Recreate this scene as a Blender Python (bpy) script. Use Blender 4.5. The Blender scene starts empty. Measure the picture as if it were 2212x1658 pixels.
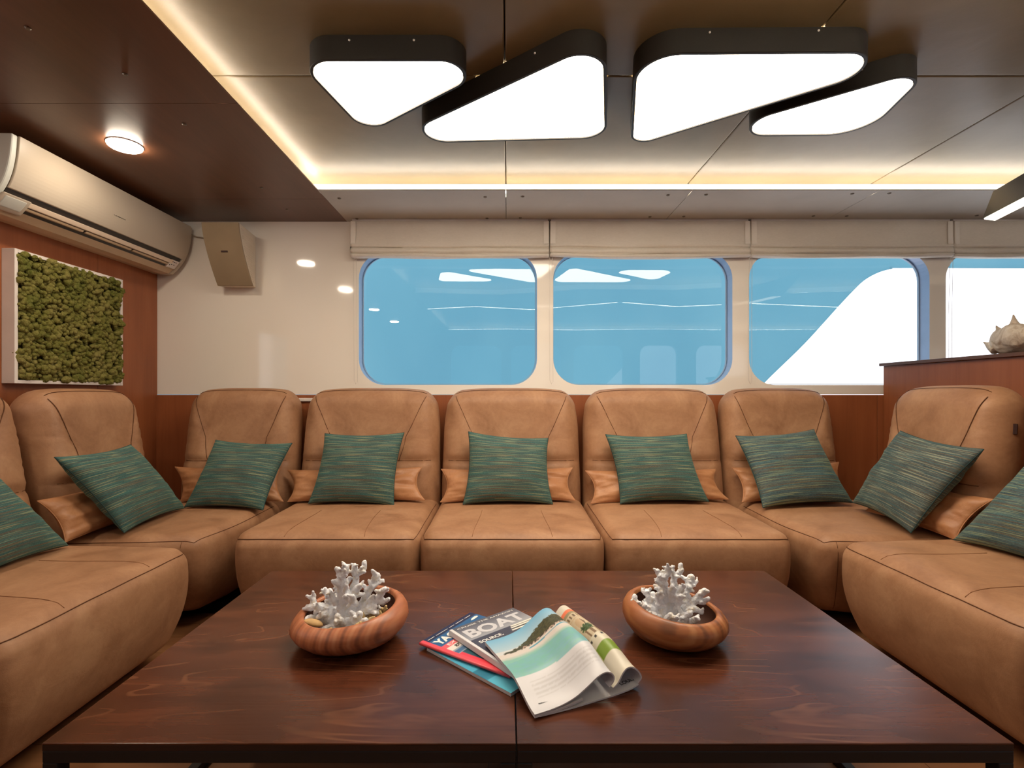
import bpy, math, random
from mathutils import Vector, Matrix, noise

# ------------------------------------------------------------------ scene, camera, light
sc = bpy.context.scene
COL = sc.collection
sc.view_settings.view_transform = 'Standard'
sc.view_settings.look = 'None'
sc.view_settings.gamma = 1.0
sc.view_settings.exposure = 0.0
sc.cycles.use_denoising = True
sc.cycles.max_bounces = 8
sc.cycles.diffuse_bounces = 5
sc.cycles.glossy_bounces = 4
sc.cycles.transparent_max_bounces = 12
sc.cycles.sample_clamp_indirect = 6.0

H = 1.10                      # eye height
FPX = 1094.0                  # focal length in pixels of the 2212 wide frame
VX, VY = 1097.0, 850.0        # vanishing point of the room's depth lines
cam = bpy.data.cameras.new('camera')
cam.sensor_width = 36.0
cam.lens = 36.0 * FPX / 2212.0
cam.shift_x = (1106 - VX) / 2212.0
cam.shift_y = (VY - 829) / 2212.0
cam.clip_start = 0.02
camo = bpy.data.objects.new('camera', cam)
camo.location = (0, 0, H)
camo.rotation_euler = (math.pi / 2, 0, 0)
COL.objects.link(camo)
sc.camera = camo

world = bpy.data.worlds.new('daylight')
sc.world = world
world.use_nodes = True
wb = world.node_tree.nodes['Background']
wb.inputs[0].default_value = (0.92, 0.93, 1.0, 1)
wb.inputs[1].default_value = 2.2

LAMP_STRENGTH = 21.0
LAMP_COLOR = (1.0, 0.87, 0.69)
LED_STRENGTH = 34.0
LED_COLOR = (1.0, 0.89, 0.74)
DOWNLIGHT_STRENGTH = 125.0

# room numbers
HS = 2.22      # lowered ceiling
HC = 2.30      # raised ceiling
YW = 3.30      # window wall
XL = -2.283    # left wall
XR = 6.0
YR = -2.65
YLIP = 2.79
XLIP = -1.046


def at(px, py, Y):
    "point of the room seen at a pixel of the 2212 x 1658 frame, at distance Y"
    return Vector(((px - VX) * Y / FPX, Y, H - (py - VY) * Y / FPX))


def atz(px, py, z):
    Y = (H - z) * FPX / (py - VY)
    return Vector(((px - VX) * Y / FPX, Y, z))


# ------------------------------------------------------------------ materials
def rgb(r, g, b):
    "sRGB 0..255 to linear"
    def f(c):
        c /= 255.0
        return c / 12.92 if c <= 0.04045 else ((c + 0.055) / 1.055) ** 2.4
    return (f(r), f(g), f(b), 1.0)


class NT:
    def __init__(self, name):
        self.m = bpy.data.materials.new(name)
        self.m.use_nodes = True
        self.t = self.m.node_tree
        self.b = self.t.nodes['Principled BSDF']
        self.out = self.t.nodes['Material Output']

    def n(self, typ, **kw):
        nd = self.t.nodes.new(typ)
        for k, v in kw.items():
            if isinstance(k, str) and hasattr(nd, k):
                setattr(nd, k, v)
        return nd

    def l(self, a, b):
        self.t.links.new(a, b)

    def coords(self, scale=(1, 1, 1), kind='Object', rot=(0, 0, 0)):
        tc = self.n('ShaderNodeTexCoord')
        mp = self.n('ShaderNodeMapping')
        mp.inputs['Scale'].default_value = scale
        mp.inputs['Rotation'].default_value = rot
        self.l(tc.outputs[kind], mp.inputs['Vector'])
        return mp.outputs['Vector']

    def noise(self, vec, scale=5, detail=4, rough=0.5, dist=0.0):
        nd = self.n('ShaderNodeTexNoise')
        nd.inputs['Scale'].default_value = scale
        nd.inputs['Detail'].default_value = detail
        nd.inputs['Roughness'].default_value = rough
        nd.inputs['Distortion'].default_value = dist
        if vec is not None:
            self.l(vec, nd.inputs['Vector'])
        return nd.outputs['Fac']

    def ramp(self, fac, stops, interp='LINEAR'):
        nd = self.n('ShaderNodeValToRGB')
        cr = nd.color_ramp
        cr.interpolation = interp
        while len(cr.elements) < len(stops):
            cr.elements.new(0.5)
        for e, (p, c) in zip(cr.elements, stops):
            e.position = p
            e.color = c if len(c) == 4 else (*c, 1)
        self.l(fac, nd.inputs['Fac'])
        return nd.outputs['Color']

    def mix(self, fac, a, b, mode='MIX'):
        nd = self.n('ShaderNodeMix')
        nd.data_type = 'RGBA'
        nd.blend_type = mode
        for sock, v in ((nd.inputs[0], fac), (nd.inputs[6], a), (nd.inputs[7], b)):
            if isinstance(v, (int, float)):
                sock.default_value = v
            elif isinstance(v, tuple):
                sock.default_value = v
            else:
                self.l(v, sock)
        return nd.outputs[2]

    def math(self, op, a, b=0.0):
        nd = self.n('ShaderNodeMath')
        nd.operation = op
        for sock, v in ((nd.inputs[0], a), (nd.inputs[1], b)):
            if isinstance(v, (int, float)):
                sock.default_value = v
            else:
                self.l(v, sock)
        return nd.outputs[0]

    def bump(self, height, strength=0.2, dist=0.01):
        nd = self.n('ShaderNodeBump')
        nd.inputs['Strength'].default_value = strength
        nd.inputs['Distance'].default_value = dist
        self.l(height, nd.inputs['Height'])
        self.l(nd.outputs['Normal'], self.b.inputs['Normal'])

    def color(self, c):
        if isinstance(c, tuple):
            self.b.inputs['Base Color'].default_value = c
        else:
            self.l(c, self.b.inputs['Base Color'])

    def rough(self, v, spec=None, coat=None, coat_rough=0.1, metal=None):
        if isinstance(v, (int, float)):
            self.b.inputs['Roughness'].default_value = v
        else:
            self.l(v, self.b.inputs['Roughness'])
        if spec is not None:
            self.b.inputs['Specular IOR Level'].default_value = spec
        if coat is not None:
            self.b.inputs['Coat Weight'].default_value = coat
            self.b.inputs['Coat Roughness'].default_value = coat_rough
        if metal is not None:
            self.b.inputs['Metallic'].default_value = metal


MAT = {}


def plain(name, c, rough=0.5, spec=0.5, metal=0.0, coat=None, var=0.06, nscale=8):
    "a painted or moulded surface with a slight unevenness"
    t = NT(name)
    v = t.coords()
    f = t.noise(v, nscale, 3)
    d = tuple(max(0, x * (1 - var)) for x in c[:3]) + (1,)
    u = tuple(min(1, x * (1 + var)) for x in c[:3]) + (1,)
    t.color(t.ramp(f, [(0.3, d), (0.7, u)]))
    t.rough(rough, spec, coat, metal=metal)
    MAT[name] = t.m
    return t.m


def emissive(name, color, strength):
    t = NT(name)
    t.color((color[0] * .8, color[1] * .8, color[2] * .8, 1))
    t.b.inputs['Emission Color'].default_value = (*color[:3], 1)
    t.b.inputs['Emission Strength'].default_value = strength
    MAT[name] = t.m
    return t.m


def leather(name, base, dark, light, rough=0.5):
    t = NT(name)
    v = t.coords()
    big = t.noise(v, 5.5, 5, 0.62, 0.6)
    c = t.ramp(big, [(0.30, dark), (0.5, base), (0.72, light)])
    fine = t.noise(v, 60, 3, 0.6)
    c = t.mix(0.18, c, t.ramp(fine, [(0.3, dark), (0.7, light)]))
    t.color(c)
    grain = t.noise(v, 420, 2, 0.5)
    wr = t.noise(t.coords((1, 1, 1)), 9.0, 4, 0.6, 0.8)
    h = t.math('ADD', t.math('MULTIPLY', grain, 0.12), t.math('MULTIPLY', wr, 1.0))
    t.bump(h, 0.16, 0.015)
    t.rough(t.ramp(big, [(0.3, (rough - .05,) * 3), (0.7, (rough + .1,) * 3)]), 0.35)
    t.b.inputs['Sheen Weight'].default_value = 0.15
    t.b.inputs['Sheen Roughness'].default_value = 0.5
    t.b.inputs['Sheen Tint'].default_value = light
    MAT[name] = t.m


leather('leather', rgb(161, 117, 85), rgb(138, 96, 67), rgb(181, 138, 103))
plain('leather_crease', rgb(138, 95, 66), 0.8, 0.2)
plain('leather_seam', rgb(98, 62, 40), 0.8, 0.2)


def satin():
    t = NT('satin_tan')
    v = t.coords()
    f = t.noise(v, 9, 4, 0.6, 1.0)
    t.color(t.ramp(f, [(0.3, rgb(160, 106, 68)), (0.7, rgb(184, 132, 92))]))
    wr = t.noise(t.coords((10, 10, 10)), 1.3, 3, 0.5, 1.5)
    t.bump(wr, 0.14, 0.02)
    t.rough(0.47, 0.4)
    t.b.inputs['Sheen Weight'].default_value = 0.3
    t.b.inputs['Sheen Tint'].default_value = rgb(220, 160, 110)
    MAT['satin_tan'] = t.m


satin()


def stripes(name, stops, seed=0.0, hi=rgb(142, 148, 112)):
    "woven teal stripe fabric; runs along u"
    t = NT(name)
    tc = t.n('ShaderNodeTexCoord')

    def mapped(sx, sy, off):
        mp = t.n('ShaderNodeMapping')
        mp.inputs['Scale'].default_value = (sx, sy, 1)
        mp.inputs['Location'].default_value = (off + seed, off * 1.7 + seed, seed)
        t.l(tc.outputs['UV'], mp.inputs['Vector'])
        return mp.outputs['Vector']
    f1 = t.noise(mapped(0.6, 56, 0.0), 1.0, 2, 0.75, 0.0)
    c = t.ramp(f1, stops, 'LINEAR')
    # short bright dashes
    f2 = t.noise(mapped(2.6, 105, 5.3), 1.0, 0, 0.4)
    m2 = t.ramp(f2, [(0.615, (0, 0, 0)), (0.635, (1, 1, 1))])
    c = t.mix(t.math('MULTIPLY', m2, 0.85), c, hi)
    f3 = t.noise(mapped(0.9, 110, 11.1), 1.0, 0, 0.4)
    m3 = t.ramp(f3, [(0.58, (0, 0, 0)), (0.62, (1, 1, 1))])
    c = t.mix(t.math('MULTIPLY', m3, 0.75), c, rgb(98, 72, 50))
    f4 = t.noise(mapped(60, 160, 2.0), 1.0, 2, 0.5)
    c = t.mix(0.22, c, t.ramp(f4, [(0.35, rgb(20, 34, 36)), (0.7, rgb(110, 140, 132))]))
    t.color(c)
    t.bump(t.math('ADD', f1, f4), 0.25, 0.004)
    t.rough(0.72, 0.25)
    t.b.inputs['Sheen Weight'].default_value = 0.35
    t.b.inputs['Sheen Tint'].default_value = rgb(120, 170, 160)
    MAT[name] = t.m


plain('seam_teal', rgb(44, 66, 66), 0.8, 0.2)
stripes('fabric_teal', [(0.28, rgb(34, 44, 56)), (0.40, rgb(44, 78, 78)), (0.50, rgb(60, 102, 97)),
                        (0.57, rgb(52, 76, 71)), (0.63, rgb(44, 80, 84)), (0.74, rgb(88, 78, 58))], 0.0)
stripes('fabric_blue', [(0.28, rgb(40, 48, 64)), (0.40, rgb(54, 78, 88)), (0.50, rgb(78, 108, 112)),
                        (0.57, rgb(70, 78, 76)), (0.63, rgb(58, 80, 94)), (0.72, rgb(104, 84, 62))], 3.7)
stripes('fabric_slate', [(0.28, rgb(34, 40, 52)), (0.40, rgb(56, 70, 76)), (0.50, rgb(76, 92, 92)),
                         (0.57, rgb(46, 54, 64)), (0.66, rgb(84, 92, 86)), (0.74, rgb(116, 98, 66))], 8.2, rgb(150, 150, 126))


def wood(name, stops, axis='x', scale=1.0, rough=0.4, coat=0.0, figure=0.0, figcol=None, blotch=0.0, spec=0.5):
    t = NT(name)
    st = {'x': (1.2, 9, 9), 'y': (9, 1.2, 9), 'z': (9, 9, 1.2)}[axis]
    v = t.coords(tuple(s * scale for s in st))
    f = t.noise(v, 1.4, 6, 0.62, 0.7)
    c = t.ramp(f, stops)
    fs = {'x': (3, 140, 140), 'y': (140, 3, 140), 'z': (140, 140, 3)}[axis]
    fine = t.noise(t.coords(tuple(s * scale for s in fs)), 1.0, 2, 0.5)
    c = t.mix(0.14, c, t.ramp(fine, [(0.35, stops[0][1]), (0.65, stops[-1][1])]))
    if blotch:
        fb = t.noise(t.coords((2.2 * scale, 3.6 * scale, 3 * scale)), 1.6, 3, 0.55, 0.4)
        c = t.mix(t.math('MULTIPLY', t.ramp(fb, [(0.36, (1, 1, 1)), (0.52, (0, 0, 0))]), blotch), c,
                  tuple(x * 0.45 for x in stops[0][1][:3]) + (1,))
    if figure:
        v2 = t.coords({'x': (1.0, 3.2, 3), 'y': (3.2, 1.0, 3), 'z': (3, 3, 1)}[axis])
        fn = t.noise(v2, 1.25, 3, 0.45, 0.5)
        s = t.math('SINE', t.math('MULTIPLY', fn, 75.0))
        m = t.ramp(s, [(0.90, (0, 0, 0)), (0.995, (1, 1, 1))])
        gate = t.ramp(t.noise(t.coords((2, 4, 2)), 1.7, 2, 0.5), [(0.45, (0, 0, 0)), (0.62, (1, 1, 1))])
        m = t.math('MULTIPLY', t.math('MULTIPLY', m, gate), figure)
        c = t.mix(m, c, figcol)
    t.color(c)
    t.bump(fine, 0.04, 0.002)
    t.rough(rough, spec, coat or None, 0.16)
    MAT[name] = t.m


wood('table_wood', [(0.28, rgb(62, 31, 18)), (0.5, rgb(82, 42, 25)), (0.75, rgb(102, 57, 35))], 'x', 1.0, 0.24,
     figure=0.20, figcol=rgb(160, 108, 74), blotch=0.45)
wood('wall_wood', [(0.25, rgb(132, 72, 40)), (0.5, rgb(148, 83, 47)), (0.8, rgb(160, 95, 58))], 'z', 0.7, 0.42)
wood('ceiling_wood', [(0.25, rgb(86, 55, 37)), (0.5, rgb(97, 62, 42)), (0.8, rgb(108, 71, 49))], 'y', 0.7, 0.36)
wood('floor_wood', [(0.25, rgb(104, 66, 40)), (0.5, rgb(128, 84, 52)), (0.8, rgb(150, 104, 68))], 'x', 0.8, 0.45)
wood('edge_wood', [(0.25, rgb(30, 16, 12)), (0.5, rgb(44, 24, 18)), (0.8, rgb(60, 34, 24))], 'x', 1.2, 0.5)


def bowl_mat(name, rot, scale, dark, mid, light, dist):
    t = NT(name)
    v = t.coords((1, 1, 1), rot=rot)
    w = t.n('ShaderNodeTexWave')
    w.wave_type = 'RINGS' if dist > 2 else 'BANDS'
    w.inputs['Scale'].default_value = scale
    w.inputs['Distortion'].default_value = dist
    w.inputs['Detail'].default_value = 2
    w.inputs['Detail Scale'].default_value = 1.2
    t.l(v, w.inputs['Vector'])
    c = t.ramp(w.outputs['Fac'], [(0.0, dark), (0.25, mid), (0.75, mid), (1.0, light)])
    fine = t.noise(t.coords((20, 20, 150)), 1, 2)
    gate = t.noise(v, 5, 2)
    c = t.mix(t.ramp(gate, [(0.4, (0.15,) * 3), (0.6, (0.8,) * 3)]), mid, c)
    c = t.mix(0.15, c, t.ramp(fine, [(0.3, dark), (0.7, light)]))
    t.color(c)
    t.rough(0.4, 0.45)
    MAT[name] = t.m


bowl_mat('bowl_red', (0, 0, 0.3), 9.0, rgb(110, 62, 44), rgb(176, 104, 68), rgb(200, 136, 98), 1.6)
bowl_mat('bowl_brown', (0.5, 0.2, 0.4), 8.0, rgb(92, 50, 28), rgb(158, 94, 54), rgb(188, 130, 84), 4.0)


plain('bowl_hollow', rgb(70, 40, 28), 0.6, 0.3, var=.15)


def coral_mat():
    t = NT('coral_white')
    v = t.coords()
    f = t.noise(v, 45, 4, 0.6)
    t.color(t.ramp(f, [(0.3, rgb(224, 214, 196)), (0.5, rgb(236, 237, 242)), (0.7, rgb(244, 246, 252))]))
    t.bump(t.noise(v, 330, 3, 0.6), 0.5, 0.004)
    t.rough(0.85, 0.2)
    MAT['coral_white'] = t.m


coral_mat()
plain('coral_cream', rgb(214, 186, 136), 0.8, 0.2, var=0.2, nscale=60)
plain('shell_tan', rgb(206, 168, 116), 0.6, 0.3, var=0.15, nscale=30)


def conch_mat():
    t = NT('conch')
    f = t.noise(t.coords(), 14, 5, 0.65, 1.0)
    t.color(t.ramp(f, [(0.3, rgb(150, 126, 108)), (0.5, rgb(196, 180, 162)), (0.7, rgb(222, 212, 200))]))
    t.bump(t.noise(t.coords(), 60, 3), 0.4, 0.01)
    t.rough(0.7, 0.3)
    MAT['conch'] = t.m


conch_mat()


def moss_mat():
    t = NT('moss')
    v = t.coords()
    f = t.noise(v, 9, 3, 0.55)
    c = t.ramp(f, [(0.32, rgb(92, 96, 36)), (0.5, rgb(132, 124, 60)), (0.68, rgb(158, 142, 84))])
    g = t.noise(v, 70, 3, 0.6)
    c = t.mix(0.4, c, t.ramp(g, [(0.3, rgb(70, 82, 26)), (0.7, rgb(156, 150, 88))]))
    t.color(c)
    t.bump(t.noise(v, 190, 3, 0.7), 0.9, 0.01)
    t.rough(0.95, 0.1)
    MAT['moss'] = t.m


moss_mat()


def gloss_wall():
    t = NT('white_gloss')
    f = t.noise(t.coords(), 1.2, 2)
    t.color(t.ramp(f, [(0.3, rgb(236, 227, 214)), (0.7, rgb(241, 233, 222))]))
    t.bump(t.noise(t.coords((1.2, 1, 5)), 1.6, 1, 0.3), 0.03, 0.02)
    t.rough(0.06, 0.5)
    MAT['white_gloss'] = t.m


gloss_wall()


def upholstery(name, a, b, rough=0.42):
    t = NT(name)
    v = t.coords()
    f = t.noise(v, 3.0, 5, 0.6, 0.5)
    t.color(t.ramp(f, [(0.3, a), (0.7, b)]))
    h = t.math('ADD', t.math('MULTIPLY', t.noise(v, 300, 2), 0.1), t.noise(v, 6, 3, 0.5, 0.6))
    t.bump(h, 0.12, 0.012)
    t.rough(rough, 0.45)
    MAT[name] = t.m


upholstery('ceiling_leatherette', rgb(112, 96, 66), rgb(124, 107, 77), 0.38)
upholstery('soffit_leatherette', rgb(178, 172, 160), rgb(188, 182, 170), 0.5)


def linen():
    t = NT('blind_linen')
    v = t.coords((1, 1, 1))
    f = t.noise(t.coords((60, 60, 420)), 1, 2)
    g = t.noise(v, 4, 3)
    c = t.ramp(g, [(0.3, rgb(220, 210, 196)), (0.7, rgb(230, 221, 208))])
    c = t.mix(0.15, c, t.ramp(f, [(0.3, rgb(170, 158, 142)), (0.7, rgb(226, 216, 202))]))
    t.color(c)
    t.bump(f, 0.1, 0.002)
    t.rough(0.85, 0.2)
    MAT['blind_linen'] = t.m


linen()
plain('cove_white', rgb(240, 238, 232), 0.6, 0.3)
plain('blind_hem', rgb(232, 224, 212), 0.85, 0.2)
plain('black_steel', rgb(22, 24, 28), 0.42, 0.5)
plain('black_shadow_gap', rgb(12, 11, 10), 0.8, 0.2)
plain('lamp_black', rgb(34, 29, 23), 0.5, 0.4)
plain('chrome', rgb(190, 186, 180), 0.25, 0.5, 1.0)
plain('screw_metal', rgb(120, 112, 100), 0.35, 0.5, 0.9)
plain('screw_white', rgb(235, 230, 220), 0.4)
plain('ac_white', rgb(186, 172, 153), 0.32, 0.5, var=0.015, nscale=2)
plain('ac_side', rgb(200, 200, 190), 0.4, 0.5, var=0.015, nscale=2)
plain('ac_dark', rgb(36, 27, 22), 0.4, 0.5)
plain('ac_flap', rgb(226, 204, 180), 0.35, 0.5)
plain('ac_belly', rgb(190, 162, 130), 0.45, 0.5)
plain('speaker_face', rgb(150, 130, 104), 0.7, 0.25)
plain('speaker_case', rgb(216, 202, 182), 0.5, 0.4)
plain('frame_white', rgb(224, 214, 206), 0.45, 0.4)
plain('cord_white', rgb(214, 206, 196), 0.7, 0.2)
plain('cable_grey', rgb(170, 158, 140), 0.7, 0.2)
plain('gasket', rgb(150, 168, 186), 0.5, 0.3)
plain('reveal_blue_spill', rgb(150, 172, 204), 0.3, 0.5)  # bluish outdoor light on the window reveals, put into their colour
plain('tag_dark', rgb(56, 34, 30), 0.6, 0.3)
plain('paper', rgb(214, 212, 214), 0.6, 0.3)
plain('paper_edge', rgb(206, 202, 206), 0.7, 0.2)
plain('print_white', rgb(240, 236, 230), 0.35, 0.5)
plain('print_silver', rgb(204, 202, 206), 0.35, 0.5)
plain('print_black', rgb(24, 22, 24), 0.4, 0.5)
plain('print_red', rgb(224, 84, 92), 0.35, 0.5)
plain('print_grey', rgb(190, 184, 180), 0.5, 0.3)
plain('deck_plain', rgb(150, 146, 140), 0.7, 0.2)
emissive('lamp_diffuser', LAMP_COLOR, LAMP_STRENGTH)
emissive('led_tape', LED_COLOR, LED_STRENGTH)
emissive('downlight_glow', (1.0, 0.86, 0.68), DOWNLIGHT_STRENGTH)
emissive('zigzag_glow', (1.0, 0.88, 0.70), 22.0)
emissive('pendant_glow', (1.0, 0.86, 0.66), 5.0)


def glass_mat():
    t = NT('window_glass')
    t.t.nodes.remove(t.b)
    tr = t.n('ShaderNodeBsdfTransparent')
    tr.inputs[0].default_value = (0.97, 0.985, 0.99, 1)
    gl = t.n('ShaderNodeBsdfGlossy')
    gl.inputs['Roughness'].default_value = 0.0
    fr = t.n('ShaderNodeFresnel')
    fr.inputs['IOR'].default_value = 1.54
    mx = t.n('ShaderNodeMixShader')
    t.l(fr.outputs[0], mx.inputs[0])
    t.l(tr.outputs[0], mx.inputs[1])
    t.l(gl.outputs[0], mx.inputs[2])
    t.l(mx.outputs[0], t.out.inputs[0])
    MAT['window_glass'] = t.m


glass_mat()


def screen_mat():
    "blue translucent side screen of the deck, daylight behind it"
    t = NT('blue_screen')
    t.t.nodes.remove(t.b)
    f = t.noise(t.coords((1, 1, 0.6)), 1.3, 3)
    c = t.ramp(f, [(0.3, (0.315, 0.50, 0.565)), (0.7, (0.35, 0.535, 0.59))])
    tl = t.n('ShaderNodeBsdfTranslucent')
    t.l(c, tl.inputs[0])
    df = t.n('ShaderNodeBsdfDiffuse')
    df.inputs[0].default_value = (0.06, 0.20, 0.29, 1)
    mx = t.n('ShaderNodeMixShader')
    mx.inputs[0].default_value = 0.12
    t.l(tl.outputs[0], mx.inputs[1])
    t.l(df.outputs[0], mx.inputs[2])
    t.l(mx.outputs[0], t.out.inputs[0])
    MAT['blue_screen'] = t.m


screen_mat()


def print_mat(name, rough=0.3):
    t = NT(name)
    at_ = t.n('ShaderNodeVertexColor')
    at_.layer_name = 'print'
    f = t.noise(t.coords(), 25, 2)
    c = t.mix(0.06, at_.outputs['Color'], t.ramp(f, [(0.3, (0.5, 0.5, 0.5)), (0.7, (1, 1, 1))]), 'MULTIPLY')
    t.color(c)
    t.rough(rough, 0.45)
    MAT[name] = t.m


print_mat('print_gloss', 0.28)
print_mat('print_page', 0.4)


# ------------------------------------------------------------------ mesh builder
class G:
    def __init__(self):
        self.v, self.f = [], []

    def add(self, vs, fs):
        o = len(self.v)
        self.v += [Vector(p) for p in vs]
        self.f += [tuple(i + o for i in q) for q in fs]
        return o

    def box(self, lo, hi):
        x0, y0, z0 = lo
        x1, y1, z1 = hi
        self.add([(x0, y0, z0), (x1, y0, z0), (x1, y1, z0), (x0, y1, z0),
                  (x0, y0, z1), (x1, y0, z1), (x1, y1, z1), (x0, y1, z1)],
                 [(0, 3, 2, 1), (4, 5, 6, 7), (0, 1, 5, 4), (1, 2, 6, 5), (2, 3, 7, 6), (3, 0, 4, 7)])
        return self

    def obox(self, c, ax, ay, az):
        "box from centre and half-axis vectors"
        c, ax, ay, az = map(Vector, (c, ax, ay, az))
        P = [c + sx * ax + sy * ay + sz * az for sz in (-1, 1) for sx, sy in ((-1, -1), (1, -1), (1, 1), (-1, 1))]
        self.add(P, [(0, 3, 2, 1), (4, 5, 6, 7), (0, 1, 5, 4), (1, 2, 6, 5), (2, 3, 7, 6), (3, 0, 4, 7)])
        return self

    def hexa(self, bottom, top):
        self.add(list(bottom) + list(top),
                 [(0, 3, 2, 1), (4, 5, 6, 7), (0, 1, 5, 4), (1, 2, 6, 5), (2, 3, 7, 6), (3, 0, 4, 7)])
        return self

    def grid(self, rows, close_u=False, close_v=False):
        n, m = len(rows), len(rows[0])
        fs = []
        for i in range(n if close_v else n - 1):
            for j in range(m if close_u else m - 1):
                a, b = i * m + j, i * m + (j + 1) % m
                i2 = (i + 1) % n
                fs.append((a, b, i2 * m + (j + 1) % m, i2 * m + j))
        self.add([p for r in rows for p in r], fs)
        return self

    def tube(self, pts, rad, seg=8, caps=True, round_tip=False):
        pts = [Vector(p) for p in pts]
        n = len(pts)
        rr = [rad] * n if isinstance(rad, (int, float)) else list(rad)
        up = None
        rows = []
        for i, p in enumerate(pts):
            d = (pts[min(i + 1, n - 1)] - pts[max(i - 1, 0)]).normalized()
            if up is None:
                up = Vector((0, 0, 1)) if abs(d.z) < .9 else Vector((1, 0, 0))
            s = d.cross(up)
            if s.length < 1e-6:
                s = d.cross(Vector((0.3, 1, 0.2)))
            s.normalize()
            up = s.cross(d).normalized()
            rows.append([p + (s * math.cos(a) + up * math.sin(a)) * rr[i]
                         for a in (2 * math.pi * k / seg for k in range(seg))])
        if round_tip:
            d = (pts[-1] - pts[-2]).normalized()
            base, c, r = rows[-1], pts[-1], rr[-1]
            for t in (0.5, 0.85, 0.99):
                rows.append([c + (q - c) * math.sqrt(max(0, 1 - t * t)) + d * r * t for q in base])
        o = len(self.v)
        self.grid(rows, close_u=True)
        if caps:
            k = len(rows)
            self.f.append(tuple(o + j for j in range(seg))[::-1])
            self.f.append(tuple(o + (k - 1) * seg + j for j in range(seg)))
        return self

    def lathe(self, prof, seg=48, c=(0, 0, 0), sq=None):
        rows = []
        for r, z in prof:
            rows.append([Vector((c[0] + r * math.cos(a), c[1] + r * math.sin(a), c[2] + z))
                         for a in (2 * math.pi * k / seg for k in range(seg))])
        self.grid(rows, close_u=True)
        return self

    def prism(self, poly, z0, z1, top=True, bottom=True):
        n = len(poly)
        o = self.add([(x, y, z0) for x, y in poly] + [(x, y, z1) for x, y in poly],
                     [(i, (i + 1) % n, n + (i + 1) % n, n + i) for i in range(n)])
        if bottom:
            self.f.append(tuple(o + i for i in range(n))[::-1])
        if top:
            self.f.append(tuple(o + n + i for i in range(n)))
        return self

    def ico(self, c, r, sub=1, sq=(1, 1, 1)):
        vs, fs = ICO[sub]
        c = Vector(c)
        self.add([c + Vector((p.x * sq[0], p.y * sq[1], p.z * sq[2])) * r for p in vs], fs)
        return self


def _ico():
    import bmesh
    out = {}
    for s in (1, 2, 3):
        bm = bmesh.new()
        bmesh.ops.create_icosphere(bm, subdivisions=s, radius=1.0)
        bm.verts.ensure_lookup_table()
        out[s] = ([v.co.copy() for v in bm.verts], [tuple(v.index for v in f.verts) for f in bm.faces])
        bm.free()
    return out


ICO = _ico()
WORLD = {}      # object name -> world position of its origin


def origin(o):
    return WORLD.get(o.name, Vector((0, 0, 0))) if o is not None else Vector((0, 0, 0))


def put(name, g, mat, parent=None, local=False, smooth=False, bevel=0.0, loc=None, seg=2, fix=True):
    "link the shapes collected in g as ONE mesh object"
    me = bpy.data.meshes.new(name)
    o = bpy.data.objects.new(name, me)
    COL.objects.link(o)
    base = Vector((0, 0, 0))
    if parent is not None:
        o.parent = parent
        base = origin(parent)
        WORLD[o.name] = base
    elif loc is not None:
        o.location = loc
        base = Vector(loc)
        WORLD[o.name] = base
    off = Vector((0, 0, 0)) if local else base
    me.from_pydata([tuple(p - off) for p in g.v], [], g.f)
    if fix:
        import bmesh
        bm = bmesh.new()
        bm.from_mesh(me)
        bmesh.ops.recalc_face_normals(bm, faces=bm.faces)
        bm.to_mesh(me)
        bm.free()
    me.materials.append(MAT[mat])
    if smooth:
        for p in me.polygons:
            p.use_smooth = True
    if bevel:
        b = o.modifiers.new('bevel', 'BEVEL')
        b.width = bevel
        b.segments = seg
        b.limit_method = 'ANGLE'
        b.angle_limit = math.radians(40)
    me.update()
    return o


def auto_smooth(o, deg=40):
    "flat across edges sharper than deg, smooth elsewhere"
    import bmesh
    me = o.data
    bm = bmesh.new()
    bm.from_mesh(me)
    lim = math.radians(deg)
    for e in bm.edges:
        e.smooth = not (len(e.link_faces) == 2 and e.calc_face_angle(0) > lim)
    for f in bm.faces:
        f.smooth = True
    bm.to_mesh(me)
    bm.free()
    return o


def thing(name, label, cat, loc=(0, 0, 0), rz=0.0, group=None):
    o = bpy.data.objects.new(name, None)
    o.empty_display_size = 0.05
    o.location = loc
    o.rotation_euler = (0, 0, rz)
    COL.objects.link(o)
    WORLD[o.name] = Vector(loc)
    return tag(o, label, cat, group)


def tag(o, label, cat, group=None):
    o['label'] = label
    o['category'] = cat
    if group:
        o['group'] = group
    return o


def struct(o):
    o['kind'] = 'structure'
    return o


def kids(o):
    return [c for c in bpy.data.objects if c.parent == o]


def copy_tree(root, loc, rz, label):
    r = root.copy()
    COL.objects.link(r)
    r.location = loc
    r.rotation_euler = (0, 0, rz)
    r['label'] = label
    for c in kids(root):
        d = c.copy()
        COL.objects.link(d)
        d.parent = r
        for e in kids(c):
            h = e.copy()
            COL.objects.link(h)
            h.parent = d
    return r


FONT_CACHE = {}


def text_geo(body, bold=0.0):
    "flat lettering as vertices and faces in the xy plane, cap height about 0.7"
    cu = bpy.data.curves.new('lettering', 'FONT')
    cu.body = body
    cu.size = 1.0
    cu.offset = bold
    cu.resolution_u = 3
    ob = bpy.data.objects.new('lettering', cu)
    COL.objects.link(ob)
    bpy.context.view_layer.update()
    dg = bpy.context.evaluated_depsgraph_get()
    me = bpy.data.meshes.new_from_object(ob.evaluated_get(dg))
    vs = [v.co.copy() for v in me.vertices]
    fs = [tuple(p.vertices) for p in me.polygons]
    bpy.data.objects.remove(ob)
    bpy.data.curves.remove(cu)
    bpy.data.meshes.remove(me)
    x0 = min(v.x for v in vs)
    x1 = max(v.x for v in vs)
    y0 = min(v.y for v in vs)
    y1 = max(v.y for v in vs)
    return [((v.x - x0) / (x1 - x0), (v.y - y0) / (y1 - y0)) for v in vs], fs


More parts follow.
